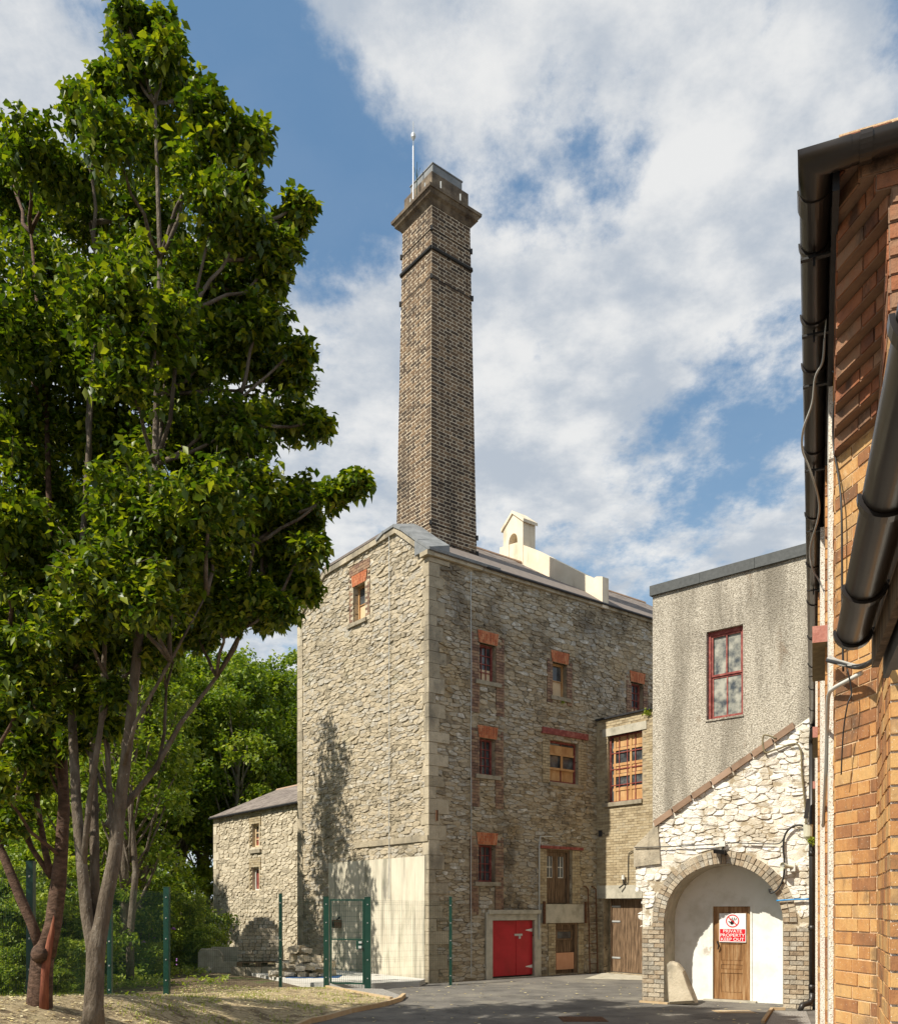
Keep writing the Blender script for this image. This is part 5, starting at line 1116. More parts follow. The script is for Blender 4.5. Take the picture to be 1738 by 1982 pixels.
def panel(a, c, za, zc, h, label, frm=False):
    A = Vector((a[0], a[1], 0)); C = Vector((c[0], c[1], 0)); d = (C - A); L_ = d.length; d /= L_; nn = Vector((d.y, -d.x, 0))
    if frm is False: t = empty('mesh_fence', (a[0], a[1], za), label, 'fence panel', 'green welded mesh fence panels')
    else: t = frm
    b_ = MB(); N_ = int(L_ / .05); w = .0013
    def pt(s, z, o=0): p = A + d * s + nn * o; return (p.x, p.y, z + za + (zc - za) * s / L_)
    for k in range(N_ + 1): s = k * L_ / N_; b_.hexa([pt(s - w, .06, -w), pt(s + w, .06, -w), pt(s + w, .06, w), pt(s - w, .06, w), pt(s - w, h, -w), pt(s + w, h, -w), pt(s + w, h, w), pt(s - w, h, w)])
    zz = .1
    while zz < h:
        fold = any(abs(zz - q) < .06 for q in (.1, .7, 1.5, h - .1)); off = .03 if fold else 0; 
        b_.hexa([pt(0, zz - w, -w - off), pt(L_, zz - w, -w - off), pt(L_, zz - w, w - off), pt(0, zz - w, w - off), pt(0, zz + w, -w - off), pt(L_, zz + w, -w - off), pt(L_, zz + w, w - off), pt(0, zz + w, w - off)])
        if fold:
            for q in (-.05, .05): b_.hexa([pt(0, zz + q - w, -w), pt(L_, zz + q - w, -w), pt(L_, zz + q - w, w), pt(0, zz + q - w, w), pt(0, zz + q + w, -w), pt(L_, zz + q + w, -w), pt(L_, zz + q + w, w), pt(0, zz + q + w, w)])
        zz += .2
    b_.build('wire_mesh', 'green', t); return t
pls = ['mesh panel right of the gate, running to the mill corner', None, 'mesh panel between the gate and the slim post beside the rubble heap', 'long mesh panel crossing in front of the low stone building',
       'mesh panel between the lawn crest corner post and the grey trunk', 'mesh panel behind the grey double trunk', 'mesh panel at the far left behind the dark trunk']
for k in (0, 2, 3, 4, 5, 6): panel(fp[k], fp[k + 1], fz[k], fz[k + 1], 2.15, pls[k])
a, c = Vector((*fp[2], 0)), Vector((*fp[1], 0)); d = (c - a).normalized(); a2 = a + d * .09; c2 = c - d * .09
gt = empty('mesh_gate', (a2.x, a2.y, .05), 'green mesh gate with lock box between its two thick posts', 'gate')
Lg = (c2 - a2).length; nn = Vector((d.y, -d.x, 0))
PG = lambda s, z, o=0: tuple(a2 + d * s + nn * o + Vector((0, 0, z)))
b = MB()
for q in ((0, .04, .12, 2.2), (Lg - .04, Lg, .12, 2.2), (.04, Lg - .04, .12, .16), (.04, Lg - .04, 2.16, 2.2), (.04, Lg - .04, 1.20, 1.235)): b.fb(PG, *q, -.02, .02)
b.build('gate_frame', 'green', gt)
b = MB(); N_ = int((Lg - .08) / .05)
for k in range(1, N_): s = .04 + (Lg - .08) * k / N_; b.fb(PG, s - .003, s + .003, .16, 2.16, -.003, .003)
z = .22
while z < 2.15: b.fb(PG, .04, Lg - .04, z - .003, z + .003, .003, .009); z += .1 if False else .13
b.build('wire_mesh', 'green', gt)
b = MB(); b.fb(PG, Lg - .20, Lg - .045, .97, 1.19, .012, .03); b.build('lock_plate', 'green', gt)
b = MB(); b.fb(PG, Lg - .13, Lg - .05, 1.0, 1.06, .03, .07); b.fb(PG, Lg - .13, Lg - .05, 1.12, 1.17, .03, .05); b.build('lock_cylinder', 'galv', gt)
q = W(652, 1789, 22.9); bb_ = empty('wall_box', q, 'small rusty box seen through the upper half of the gate', 'lamp')  # small closed box on the wall, holds no light
qg = gable.uz(652, 1789, .15); b = MB(); b.fb(gable.P, qg[0] - .12, qg[0] + .12, qg[1] - .12, qg[1] + .12, .06, .30); b.build('housing', 'rust', bb_)
b = MB(); b.fb(gable.P, qg[0] - .09, qg[0] + .07, qg[1] - .08, qg[1] + .08, .30, .31); b.build('grille', 'iron', bb_); b = MB(); b.tube([gable.P(qg[0], qg[1] + .12, .15), gable.P(qg[0], qg[1] + .2, .05)], .03, 6); b.build('bracket', 'iron', bb_)

# ------------------------------------------------------------------ STONES, STACK, TROUGH, LADDER
def rock(c, s, seed):
    r_ = random.Random(seed); v = []; ax = [r_.uniform(.7, 1.3) for _ in range(3)]; rot = r_.uniform(0, 3.14)
    pts_ = [(x, y, z) for x in (-1, 1) for y in (-1, 1) for z in (-1, 1)]
    v = []
    for (x, y, z) in pts_:
        x, y, z = x * ax[0] * r_.uniform(.7, 1), y * ax[1] * r_.uniform(.7, 1), z * ax[2] * .62 * r_.uniform(.6, 1); t = z * .3
        v.append((c[0] + s * (x * math.cos(rot) - y * math.sin(rot)), c[1] + s * (x * math.sin(rot) + y * math.cos(rot)), c[2] + s * (z + .25 * x * r_.uniform(-1, 1))))
    f = [(0, 1, 3, 2), (4, 6, 7, 5), (0, 4, 5, 1), (2, 3, 7, 6), (0, 2, 6, 4), (1, 5, 7, 3)]
    return v, f
rr = random.Random(8); ctr = ((588 - CX) / F * 24.2, 24.2)
for k in range(70):
    lvl = (k // 24) if k < 60 else 3; ang = rr.uniform(0, 6.28); rd = rr.uniform(0, 1.05 - lvl * .28)
    c = (ctr[0] + rd * math.cos(ang) * 1.1, ctr[1] + rd * math.sin(ang) * .8, .22 + lvl * .20 + rr.uniform(-.04, .04))
    v, f = rock(c, rr.uniform(.09, .16), k); b = MB(); b.add([(x - 0, y, z) for x, y, z in v], f)
    tag(b.build('rubble_stone', 'stone', loc=c), 'rough loose stone in the tumbled heap left of the gate', 'stone', 'loose stones heaped left of the gate')
# blue pallet
pc = ((600 - CX) / F * 23.6, 23.6); bp = empty('blue_pallet', (pc[0], pc[1], .02), 'blue wooden pallet under the tumbled stone heap', 'pallet')
b = MB()
for k in range(6): b.box(pc[0] - .65, pc[0] + .75, pc[1] + k * .16, pc[1] + k * .16 + .10, .125, .145)
b.build('deck_board', 'bluepal', bp); b = MB()
for k in range(3): b.box(pc[0] - .65 + k * .62, pc[0] - .50 + k * .62, pc[1], pc[1] + .9, .04, .125)
b.build('block', 'bluepal', bp)
# stacked stone mound on a pallet (individual blocks)
sc_c = ((507 - CX) / F * 26.0, 26.0)
rr = random.Random(3); z = .45
st = []
for lvl in range(12):
    wdt = .64 * math.sqrt(max(.05, 1 - (lvl / 11.6) ** 2.4))
    x = -wdt; h = .105
    while x < wdt - .05:
        w_ = rr.uniform(.12, .24)
        for dep in (0, 1):
            b = MB(); x0, x1 = sc_c[0] + x + .006, sc_c[0] + min(x + w_, wdt) - .006; y0 = sc_c[1] - wdt * .5 + dep * wdt * .55 + rr.uniform(-.02, .02); j = lambda: rr.uniform(-.012, .012)
            b.hexa([(x0 + j(), y0 + j(), z + .003), (x1 + j(), y0 + j(), z + .003), (x1, y0 + wdt * .5, z + .003), (x0, y0 + wdt * .5, z + .003), (x0 + j(), y0 + j(), z + h - .005), (x1 + j(), y0 + j(), z + h - .005), (x1, y0 + wdt * .5, z + h), (x0, y0 + wdt * .5, z + h)])
            if dep == 0 or lvl > 8: tag(b.build('stacked_stone', 'facade_stone', loc=(x0, y0, z)), 'grey squared stone in the neat dome shaped stack on a pallet', 'stone', 'squared stones in the dome shaped stack')
        x += w_
    z += h
p2 = empty('timber_pallet', (sc_c[0], sc_c[1], .25), 'weathered timber pallet carrying the dome shaped stone stack', 'pallet'); b = MB()
for k in range(7): b.box(sc_c[0] - .62, sc_c[0] + .62, sc_c[1] - .5 + k * .16, sc_c[1] - .39 + k * .16, .41, .435)
b.build('deck_board', 'wood', p2); b = MB()
for k in range(3):
    for q in (0, 1): b.box(sc_c[0] - .62 + k * .54, sc_c[0] - .46 + k * .54, sc_c[1] - .5 + q * .85, sc_c[1] - .38 + q * .85, .30, .41)
b.build('block', 'wood', p2)
b = MB()
for (x0, x1, y0, h) in ((-.75, -.35, -.6, .3), (-.33, .1, -.62, .29), (.12, .5, -.6, .3), (.52, .95, -.75, .45), (.98, 1.3, -.8, .28)):
    tag(MB().box(sc_c[0] + x0, sc_c[0] + x1, sc_c[1] + y0, sc_c[1] + .4, .0, h, None).build('concrete_block', 'quoin', loc=(sc_c[0] + x0, sc_c[1], 0)), 'squared concrete block in the low row under the timber pallet', 'block', 'concrete blocks under the timber pallet')
# concrete trough
tc = ((436 - CX) / F * 27.0, 27.0); tr_ = empty('concrete_trough', (tc[0], tc[1], 0), 'round cornered concrete trough left of the dome shaped stone stack', 'trough')
b = MB(); x0, x1, y0, y1, h = tc[0] - .68, tc[0] + .72, tc[1] - .5, tc[1] + .6, .78
prism(b, [(x0, 0), (x0, h - .12), (x0 + .1, h), (x0 + .62, h - .05), (x0 + .72, h - .2), (x0 + .72, 0)], y0, y0 + .14, lambda u, z, o: (u, o, z))
b.box(x0 + .72, x1, y0, y0 + .14, 0, .38); b.box(x0, x0 + .13, y0 + .14, y1, 0, h - .05); b.box(x0 + .13, x1, y1 - .12, y1, 0, h); b.box(x1 - .12, x1, y0 + .14, y1 - .12, 0, h - .2); b.build('basin', 'conc', tr_)
# iron ladder against the facade foot
la = empty('iron_ladder', facade.P(*facade.uz(1140, 1885), .12), 'rusty iron ladder leaning upright where the facade meets the brick wing', 'ladder')
lu0, lu1 = facade.uz(1138, 1800, .12)[0], facade.uz(1153, 1800, .12)[0]; ztl = facade.uz(1146, 1722, .12)[1]
for uu in (lu0, lu1): MB().tube([facade.P(uu, .0, .2), facade.P(uu, ztl, .12), facade.P(uu - .05, ztl + .07, .09), facade.P(uu - .14, ztl + .09, .07)], .022, 6).build('rail', 'rust', la)
for zz in np.arange(.3, ztl - .4, .3): MB().tube([facade.P(lu0, zz, .19), facade.P(lu1, zz, .19)], .012, 5).build('rung', 'rust', la)
qq = wing.uz(1206, 1703, .1); lp = empty('bulkhead_lamp', wing.P(*qq, .1), 'small white topped lamp above the brown wing door', 'lamp')
b = MB(); b.tube([wing.P(qq[0], qq[1], .1), wing.P(qq[0], qq[1] + .13, .1)], [.05, .045], 8); b.build('lamp_body', 'wplast', lp)
b = MB(); b.tube([wing.P(qq[0], qq[1], .1), wing.P(qq[0] + .02, qq[1] - .15, .1), wing.P(qq[0] - .12, qq[1] - .25, .14)], .022, 6); b.build('bracket', 'iron', lp)
cable('wall_cable', [(1207, 1712), (1215, 1708), (1216, 1660), (1220, 1650), (1234, 1646)], .012, 'cableblack', 'thin black cable rising from the lamp on the yellow brick wing', frame=wing, off=.04)

# ------------------------------------------------------------------ VEGETATION
def leafmesh(name, pos, size, mat, parent=None, down=.5, seed=1, aspect=.62, loc=None):
    rg = np.random.default_rng(seed); N = len(pos)
    a = rg.uniform(0, 2 * np.pi, N); el = rg.normal(-.35 * down * 2, .55, N)
    d = np.stack([np.cos(a) * np.cos(el), np.sin(a) * np.cos(el), np.sin(el)], 1)
    up = np.stack([rg.normal(0, .45, N), rg.normal(0, .45, N), np.ones(N)], 1)
    s = np.cross(d, up); s /= np.linalg.norm(s, axis=1)[:, None] + 1e-9; n = np.cross(s, d)
    L = (size * rg.uniform(.5, 1.35, N))[:, None]; w = L * aspect * .5
    p0 = pos; p1 = pos + d * L * .42 + s * w + n * L * .10; p2 = pos + d * L; p2 = p2 - np.array([0, 0, 1]) * L * .12; p3 = pos + d * L * .42 - s * w + n * L * .10
    V = np.stack([p0, p1, p2, p3], 1).reshape(-1, 3)
    org = ORG[parent.name] if parent else Vector(loc or (0, 0, 0)); V = V - np.array(org)
    idx = np.arange(N) * 4; Fc = np.stack([idx, idx + 1, idx + 2, idx, idx + 2, idx + 3], 1).reshape(-1)
    me = bpy.data.meshes.new(name); me.vertices.add(4 * N); me.vertices.foreach_set('co', V.astype(np.float32).ravel())
    me.loops.add(6 * N); me.loops.foreach_set('vertex_index', Fc.astype(np.int32)); me.polygons.add(2 * N)
    me.polygons.foreach_set('loop_start', (np.arange(2 * N) * 3).astype(np.int32)); me.polygons.foreach_set('loop_total', np.full(2 * N, 3, np.int32))
    me.materials.append(MT[mat]); me.update(calc_edges=True)
    at = me.attributes.new('rnd', 'FLOAT', 'FACE'); at.data.foreach_set('value', np.repeat(rg.random(N), 2).astype(np.float32))
    o = bpy.data.objects.new(name, me); COL.objects.link(o)
    if parent: o.parent = parent
    else: o.location = org
    ORG[o.name] = Vector(org); return o
def sph(rg, n):
    v = rg.normal(size=(n, 3)); return v / (np.linalg.norm(v, axis=1)[:, None] + 1e-9)
def clusters(rg, c, r, n, shell=.55, flat=1.0):
    return np.array(c) + sph(rg, n) * (r * (shell + (1 - shell) * rg.random(n)))[:, None] * np.array([1, 1, flat])
def fill(rg, cl, n, r):
    k = len(cl); c = np.repeat(cl, n, 0); off = sph(rg, k * n) * (r * rg.random(k * n) ** .5)[:, None] * np.array([1, 1, .75]); off[:, 2] -= .25 * r; return c + off

def limb(mb, a, b_, r0, r1, rr_, sag=.12, n=6, k=6):
    A, B2 = Vector(a), Vector(b_); L = (B2 - A).length; pts_ = []
    for i in range(k + 1):
        t = i / k; p = A.lerp(B2, t); p.z += math.sin(t * math.pi) * -L * sag * .5 + 0; q = L * .03 * math.sin(math.pi * t)
        p += Vector((rr_.uniform(-1, 1), rr_.uniform(-1, 1), rr_.uniform(-1, 1))) * q; pts_.append(p)
    mb.tube(pts_, [r0 + (r1 - r0) * i / k for i in range(k + 1)], n)
blobs = [(245, 15, 16), (250, 65, 22), (255, 125, 30), (313, 45, 20), (318, 95, 24), (315, 160, 38), (368, 165, 28), (400, 215, 36), (160, 205, 32), (207, 145, 15), (215, 250, 55), (300, 260, 66), (390, 290, 58),
 (465, 262, 34), (495, 250, 14), (60, 280, 48), (110, 320, 58), (15, 300, 50), (40, 400, 80), (170, 390, 85), (300, 400, 88), (420, 390, 55), (470, 350, 28), (475, 440, 36), (560, 420, 20), (580, 390, 12), (540, 470, 24), (100, 530, 100), (240, 540, 100),
 (380, 530, 75), (485, 540, 42), (530, 520, 22), (20, 650, 100), (170, 680, 100), (320, 680, 88), (430, 660, 60), (510, 690, 45), (560, 715, 34), (575, 670, 14), (-90, 500, 120), (-90, 800, 120), (60, 820, 100), (200, 840, 95), (340, 820, 88), (460, 820, 66), (560, 800, 40), (615, 812, 16),
 (100, 980, 95), (250, 980, 88), (390, 960, 74), (500, 945, 48), (575, 950, 26), (640, 950, 20), (690, 928, 14), (0, 1000, 100), (60, 1130, 85), (200, 1110, 75), (330, 1090, 62), (440, 1070, 48), (530, 1050, 38), (598, 1055, 18), (560, 1120, 26), (500, 1140, 28),
 (20, 1270, 75), (130, 1230, 50), (360, 1150, 30), (440, 1180, 22), (-60, 1200, 100), (10, 1420, 55), (90, 1370, 30), (-40, 1500, 55), (515, 1185, 16), (20, 1530, 35), (250, 1195, 50), (40, 1340, 60), (-30, 1330, 80), (270, 1160, 60), (350, 740, 50), (240, 700, 60), (310, 1215, 32), (180, 1290, 40), (215, 1330, 22), (60, 1290, 50), (150, 1340, 24), (500, 610, 40), (420, 860, 60), (300, 620, 80)]
blobs += [(x_ + 12, y_ - 10, r_ * .9, 1) for (x_, y_, r_) in blobs if r_ > 52 and y_ > 560]
blobs += [(15, 1440, 55), (85, 1450, 30), (125, 1395, 28), (-30, 1560, 55), (25, 1570, 30), (75, 1500, 22)]
blobs += [(70, 1200, 70), (160, 1180, 70), (250, 1130, 70), (340, 1160, 55), (400, 1130, 55), (30, 1300, 60), (110, 1310, 45), (200, 1240, 50), (290, 1260, 30), (380, 1215, 28), (480, 1120, 40), (560, 1090, 34), (590, 1130, 18), (540, 1170, 20), (200, 1390, 16), (150, 1420, 22), (60, 1440, 40), (0, 1480, 45), (510, 1000, 50), (420, 1020, 60), (590, 1000, 22), (300, 1020, 70), (180, 1040, 80), (60, 1060, 80), (430, 480, 50), (200, 560, 80)]
def front_tree(name, label, stems, which, Zc, seed, bark, gz):
    base = stems[0][0][0]; t = empty(name, (base[0], base[1], gz), label, 'tree', 'two broadleaved trees on the lawn mound')
    rr_ = random.Random(seed); rg = np.random.default_rng(seed); mb = MB()
    for st_, rads in stems: mb.tube(st_, [q_ * .80 for q_ in rads], 12)
    nodes = [Vector(p) for st_, rads in stems for p in st_[1:]]
    leaves = []; 
    for (px, py, rp, *ly) in which:
        Zb = Zc + (rr_.uniform(.6, 1.8) * (1 if rr_.random() < .5 else -1) if ly else rr_.uniform(-1, 1) * min(1.6, rp * .02)); c = Vector(W(px, py, Zb)); r = rp / F * Zb
        cand = [q for q in nodes if q.z < c.z - .3] or nodes
        nb_ = min(cand, key=lambda q: (q - c).length + .6 * max(0, 1.5 - (c.z - q.z)))
        limb(mb, nb_, c, .02 + .022 * r, .012, rr_, k=5, n=6); nodes.append(nb_.lerp(c, .6)); nodes.append(c)
        ncl = int(16 + 130 * r * r); cl = clusters(rg, c, r * rg.uniform(.7, 1.15, ncl), ncl, .35); cl[:, 2] -= .1 * r
        for q in cl[::3]: limb(mb, c, q, .010, .004, rr_, k=2, n=4)
        leaves.append(fill(rg, cl, 34, .18 + .12 * min(r, .5)))
        for k_ in range(int(5 + 9 * r)):
            d_ = Vector((rr_.gauss(0, 1), rr_.gauss(0, 1), rr_.gauss(.35, .8))); d_ += Vector((c.x - base[0], c.y - base[1], 0)) * .35; d_.normalize()
            L_ = r * rr_.uniform(.8, 1.3) + .05 + .08 * min(1, r / .3); e_ = c + d_ * L_; limb(mb, c, e_, .008, .003, rr_, k=3, n=4)
            nn_ = int(26 + 34 * L_); t_ = rg.uniform(.35, 1.05, nn_); w_ = (.10 * (1.15 - t_) + .018) * min(1, .35 + r)
            pts2 = np.array(c)[None] + np.array(d_)[None] * (t_ * L_)[:, None] + rg.normal(size=(nn_, 3)) * w_[:, None]; pts2[:, 2] -= .05
            leaves.append(pts2)
    mb.build('trunk', bark, t, smooth=True); print('LEAVES', sum(len(q_) for q_ in leaves))
    L = np.concatenate(leaves); leafmesh('crown', L, .098, 'leafA', t, seed=seed); return t, len(L)
WA = lambda px, py, Z=11.0: W(px, py, Z); WB = lambda px, py, Z=10.0: W(px, py, Z)
sB = [([WB(180, 1995), WB(181, 1950), WB(184, 1890), WB(185, 1840), WB(184, 1805), WB(184, 1785)], [.17, .135, .125, .122, .10, .03]),
      ([WB(183, 1880), WB(180, 1830), WB(168, 1770), WB(160, 1690), WB(148, 1560), WB(140, 1400, 10.2), WB(150, 1200, 10.3), WB(170, 900, 10.5), WB(190, 500, 10.5)], [.10, .10, .085, .078, .07, .06, .05, .04, .02]),
      ([WB(186, 1880), WB(189, 1830), WB(205, 1740), WB(222, 1660), WB(232, 1560), WB(250, 1420, 9.8), WB(272, 1200, 9.8), WB(300, 900, 9.9), WB(310, 500, 10), WB(300, 200, 10), WB(250, 60, 10)], [.11, .112, .10, .095, .085, .07, .06, .045, .035, .02, .01]),
      ([WB(184, 1790, 10.1), WB(183, 1629, 10.2), WB(180, 1450, 10.4), WB(200, 1250, 10.6), WB(230, 1000, 10.8)], [.07, .065, .055, .04, .03]),
      ([WB(205, 1600, 10.2), WB(240, 1562, 10.3), WB(300, 1490, 10.4), WB(350, 1400, 10.4), WB(420, 1310, 10.4), WB(470, 1215, 10.3)], [.05, .05, .042, .034, .025, .015]),
      ([WB(240, 1480, 9.8), WB(262, 1400, 9.6), WB(330, 1280, 9.5), WB(400, 1150, 9.4)], [.03, .025, .02, .012])]
sB += [([WB(160, 1690), WB(172, 1560, 9.9), WB(196, 1400, 9.8), WB(205, 1200, 9.7), WB(215, 1000, 9.7)], [.045, .042, .038, .03, .02]), ([WB(222, 1660), WB(212, 1540, 10.3), WB(205, 1380, 10.6), WB(225, 1200, 10.7)], [.05, .042, .035, .025]), ([WB(305, 1490, 10.4), WB(318, 1420, 10.5), WB(322, 1330, 10.6), WB(352, 1220, 10.6)], [.028, .024, .02, .014])]
sA = [([WA(75, 1975), WA(77, 1930), WA(80, 1880), WA(84, 1840), WA(86, 1815)], [.21, .185, .17, .165, .06]),
      ([WA(88, 1850), WA(103, 1790), WA(112, 1720), WA(118, 1660), WA(124, 1560), WA(118, 1400), WA(100, 1150), WA(90, 800), WA(60, 450)], [.15, .125, .12, .10, .085, .07, .05, .035, .02]),
      ([WA(80, 1840), WA(62, 1790), WA(40, 1740), WA(10, 1665), WA(-20, 1600), WA(-60, 1450), WA(-90, 1100)], [.09, .075, .075, .065, .06, .05, .03]),
      ([WA(100, 1700, 11.1), WA(88, 1650, 11.1), WA(72, 1560, 11.2), WA(62, 1400, 11.2), WA(50, 1150, 11.3)], [.055, .05, .045, .035, .02]),
      ([WA(100, 1700, 11.1), WA(60, 1640, 11.1), WA(38, 1560, 11.2), WA(30, 1450, 11.2)], [.045, .04, .03, .02])]
bl_A = [q for q in blobs if q[0] < 130 and q[1] > 230]; bl_B = [q for q in blobs if not (q[0] < 130 and q[1] > 230)]
zA, zB = WA(75, 1975)[2], WB(180, 1995)[2]
tA, nA = front_tree('broadleaf_tree', 'dark trunked tree with a red bare wound, left of the grey tree', sA, bl_A, 11.1, 31, 'bark2', zA)
tB, nB = front_tree('broadleaf_tree', 'tall grey barked tree forking low, right one of the two on the lawn', sB, bl_B, 10.2, 32, 'bark', zB)
b = MB(); pts_ = [(WA(109, 1745, 10.93)), (WA(101, 1800, 10.93)), (WA(92, 1850, 10.91)), (WA(86, 1890, 10.92)), (WA(85, 1960, 10.90))]; b.tube(pts_, [.008, .035, .05, .055, .06], 8); b.build('bare_wound', 'wound', tA, smooth=True)
b = MB(); q = WA(80, 1848, 10.9); b.tube([(q[0], q[1] - .13, q[2]), (q[0], q[1] - .06, q[2])], [.05, .11], 10); b.build('knot', 'bark2', tA, smooth=True)

def bg_tree(name, seed, H, R_, leafmat, label, group, nl=16000, lsz=.24, base=(0, 0, 0), trunk_r=.2, crown_lo=.36, pos=None, bark='barkbg', lean=0.0):
    rg = np.random.default_rng(seed); rr_ = random.Random(seed)
    t = empty(name, base, label, 'tree', group); bx_, by_, bz_ = base; mb = MB()
    top = Vector((bx_ + lean, by_, bz_ + H * .9)); pts_ = [Vector((bx_, by_, bz_ - .3)).lerp(top, i / 6) + Vector((rr_.uniform(-.1, .1), rr_.uniform(-.1, .1), 0)) for i in range(7)]
    mb.tube(pts_, [trunk_r * (1.15 - i / 6) for i in range(7)], 8); cls = []
    nb_ = 20
    for k in range(nb_):
        f = crown_lo + (1 - crown_lo) * (k + .5) / nb_; rad_ = R_ * math.sin(math.pi * min(.97, (f - crown_lo) / (1 - crown_lo) * .8 + .2)) ** .7
        a = k * 2.4 + rr_.uniform(-.4, .4); d_ = rad_ * rr_.uniform(.35, .8)
        c = Vector((bx_ + math.cos(a) * d_ + lean * f, by_ + math.sin(a) * d_, bz_ + H * f)); st_ = pts_[0].lerp(pts_[6], max(.12, f - .16))
        limb(mb, st_, c, trunk_r * .35, .02, rr_, k=4, n=5); cls.append(clusters(rg, c, max(.5, R_ * .40 * rr_.uniform(.6, 1.2)), 30, .35, .75))
    cl = np.concatenate(cls); mb.build('trunk', bark, t, smooth=True)
    n_ = max(4, nl // len(cl)); leafmesh('crown', fill(rg, cl, n_, R_ * .13), lsz, leafmat, t, seed=seed, aspect=.7); return t
def copy_tree(o, loc, sc_=1.0, rz=0.0, label=None):
    c = o.copy(); COL.objects.link(c); c.location = loc; c.scale = (sc_,) * 3; c.rotation_euler = (0, 0, rz)
    if label: c['label'] = label
    for ch in o.children: d_ = ch.copy(); COL.objects.link(d_); d_.parent = c
    return c
def gp(px, Y): X = (px - CX) / F * Y; return (X, Y, ground_h(X, Y) - .05)
GRP = 'woodland trees behind the fence'
labsW = 'broadleaved tree in the dense wood behind the low building'
w1_ = bg_tree('woodland_tree', 41, 14.5, 3.6, 'leafB', labsW, GRP, base=gp(520, 47), nl=19000, lsz=.22)
w2_ = bg_tree('woodland_tree', 42, 13.5, 3.3, 'leafB', labsW, GRP, base=gp(440, 43), nl=18000, lsz=.21, lean=.8)
w3_ = bg_tree('woodland_tree', 43, 12.5, 3.0, 'leafC', labsW, GRP, base=gp(385, 47), nl=22000, lsz=.22, crown_lo=.2)
for (o_, px, Y, s, a) in ((w1_, 590, 52, 1.12, 1.1), (w2_, 480, 52, 1.15, 2.2), (w1_, 400, 50, 1.1, 3.0), (w2_, 340, 46, 1.1, .7), (w1_, 280, 42, 1.0, 4.0), (w3_, 220, 45, 1.2, 2.0), (w2_, 150, 40, 1.05, 3.3),
                          (w1_, 60, 40, 1.0, 5.0), (w2_, -40, 38, 1.0, 1.5), (w3_, 250, 45, .8, .5), (w1_, 640, 56, 1.1, 2.5), (w3_, 110, 42, .95, 3.9), (w2_, -60, 29, .8, 2.7), (w3_, -90, 32, 1, .2), (w1_, 460, 60, 1.25, .3), (w1_, 340, 60, 1.25, 1.3), (w1_, 200, 58, 1.25, 2.3)):
    copy_tree(o_, gp(px, Y), s, a)
# nearer trees beyond the fence (these shade the foot of the gable)
bg_tree('ivy_tree', 51, 13.2, 2.3, 'leafB', 'slim tree whose shadow falls on the gable, half hidden behind the big crown', None, base=(-8.6, 23.8, 0.1), nl=5500, lsz=.17, trunk_r=.14, crown_lo=.25, bark='bark')
bg_tree('ivy_tree', 55, 10.0, 1.7, 'leafB', 'small leafy tree close behind the fence, left of the lawn corner post', None, base=(-7.9, 22.3, 0.1), nl=4500, lsz=.14, trunk_r=.10, crown_lo=.45, bark='bark')
bg_tree('ivy_tree', 52, 10.5, 1.7, 'leafB', 'leaning slender tree with bare lower stem left of the low building', None, base=(gp(262, 27)[0], 27, .1), nl=12000, lsz=.16, trunk_r=.12, crown_lo=.35, lean=.5, bark='bark')
bg_tree('ivy_tree', 53, 9.0, 1.8, 'leafC', 'bright leaved tree behind the grey trunk', None, base=(gp(170, 25)[0], 25, .1), nl=12000, lsz=.16, trunk_r=.12, crown_lo=.25, bark='bark')
bg_tree('broadleaf_tree', 54, 10.5, 2.1, 'leafA', 'broadleaved tree out of view on the left, added to shade the lawn', None, base=(-9.2, 11.5, .4), nl=9000, lsz=.16, trunk_r=.16, crown_lo=.4, bark='bark')  # unseen tree, added for the shade it throws on the lawn
def shrub(name, seed, R_, H, mat, label, group, base, nl, lsz, cat='shrub'):
    rg = np.random.default_rng(seed); rr_ = random.Random(seed); t = empty(name, base, label, cat, group); mb = MB(); cls = []
    for k in range(14):
        a = rr_.uniform(0, 6.28); d_ = R_ * rr_.uniform(0, .8); f = rr_.uniform(.2, .95) * (1 - .4 * d_ / R_)
        c = Vector((base[0] + math.cos(a) * d_, base[1] + math.sin(a) * d_, base[2] + H * f)); limb(mb, (base[0], base[1], base[2] - .1), c, .025, .008, rr_, k=4, n=4); cls.append(clusters(rg, c, R_ * .35, 9, .3))
    mb.build('stems', 'barkbg', t); cl = np.concatenate(cls); leafmesh('foliage', fill(rg, cl, max(3, nl // len(cl)), R_ * .16), lsz, mat, t, seed=seed, aspect=.5); return t
s1 = shrub('shrub', 61, 1.5, 2.9, 'leafC', 'sunlit yellow green shrub with purple flower spikes left of the low building', 'shrubs behind the fence', (gp(372, 29)[0], 29, .0), 9000, .13)
b = MB()
for k, (px, py) in enumerate(((285, 1793), (302, 1818), (296, 1801), (340, 1800))):
    q = W(px, py, 27.6); b.tube([q, (q[0] - .08, q[1], q[2] + .04), (q[0] - .2, q[1], q[2] + .02)], [.02, .05, .01], 6)
b.build('flower_spike', 'purple', s1)
s2 = shrub('shrub', 62, 1.7, 2.6, 'leafB', 'mid green leafy shrub behind the mesh fence', 'shrubs behind the fence', (gp(120, 21)[0], 21, .1), 10000, .12)
lw_ = 'leafy shrub growing in the undergrowth behind the mesh fence'
s2['label'] = lw_
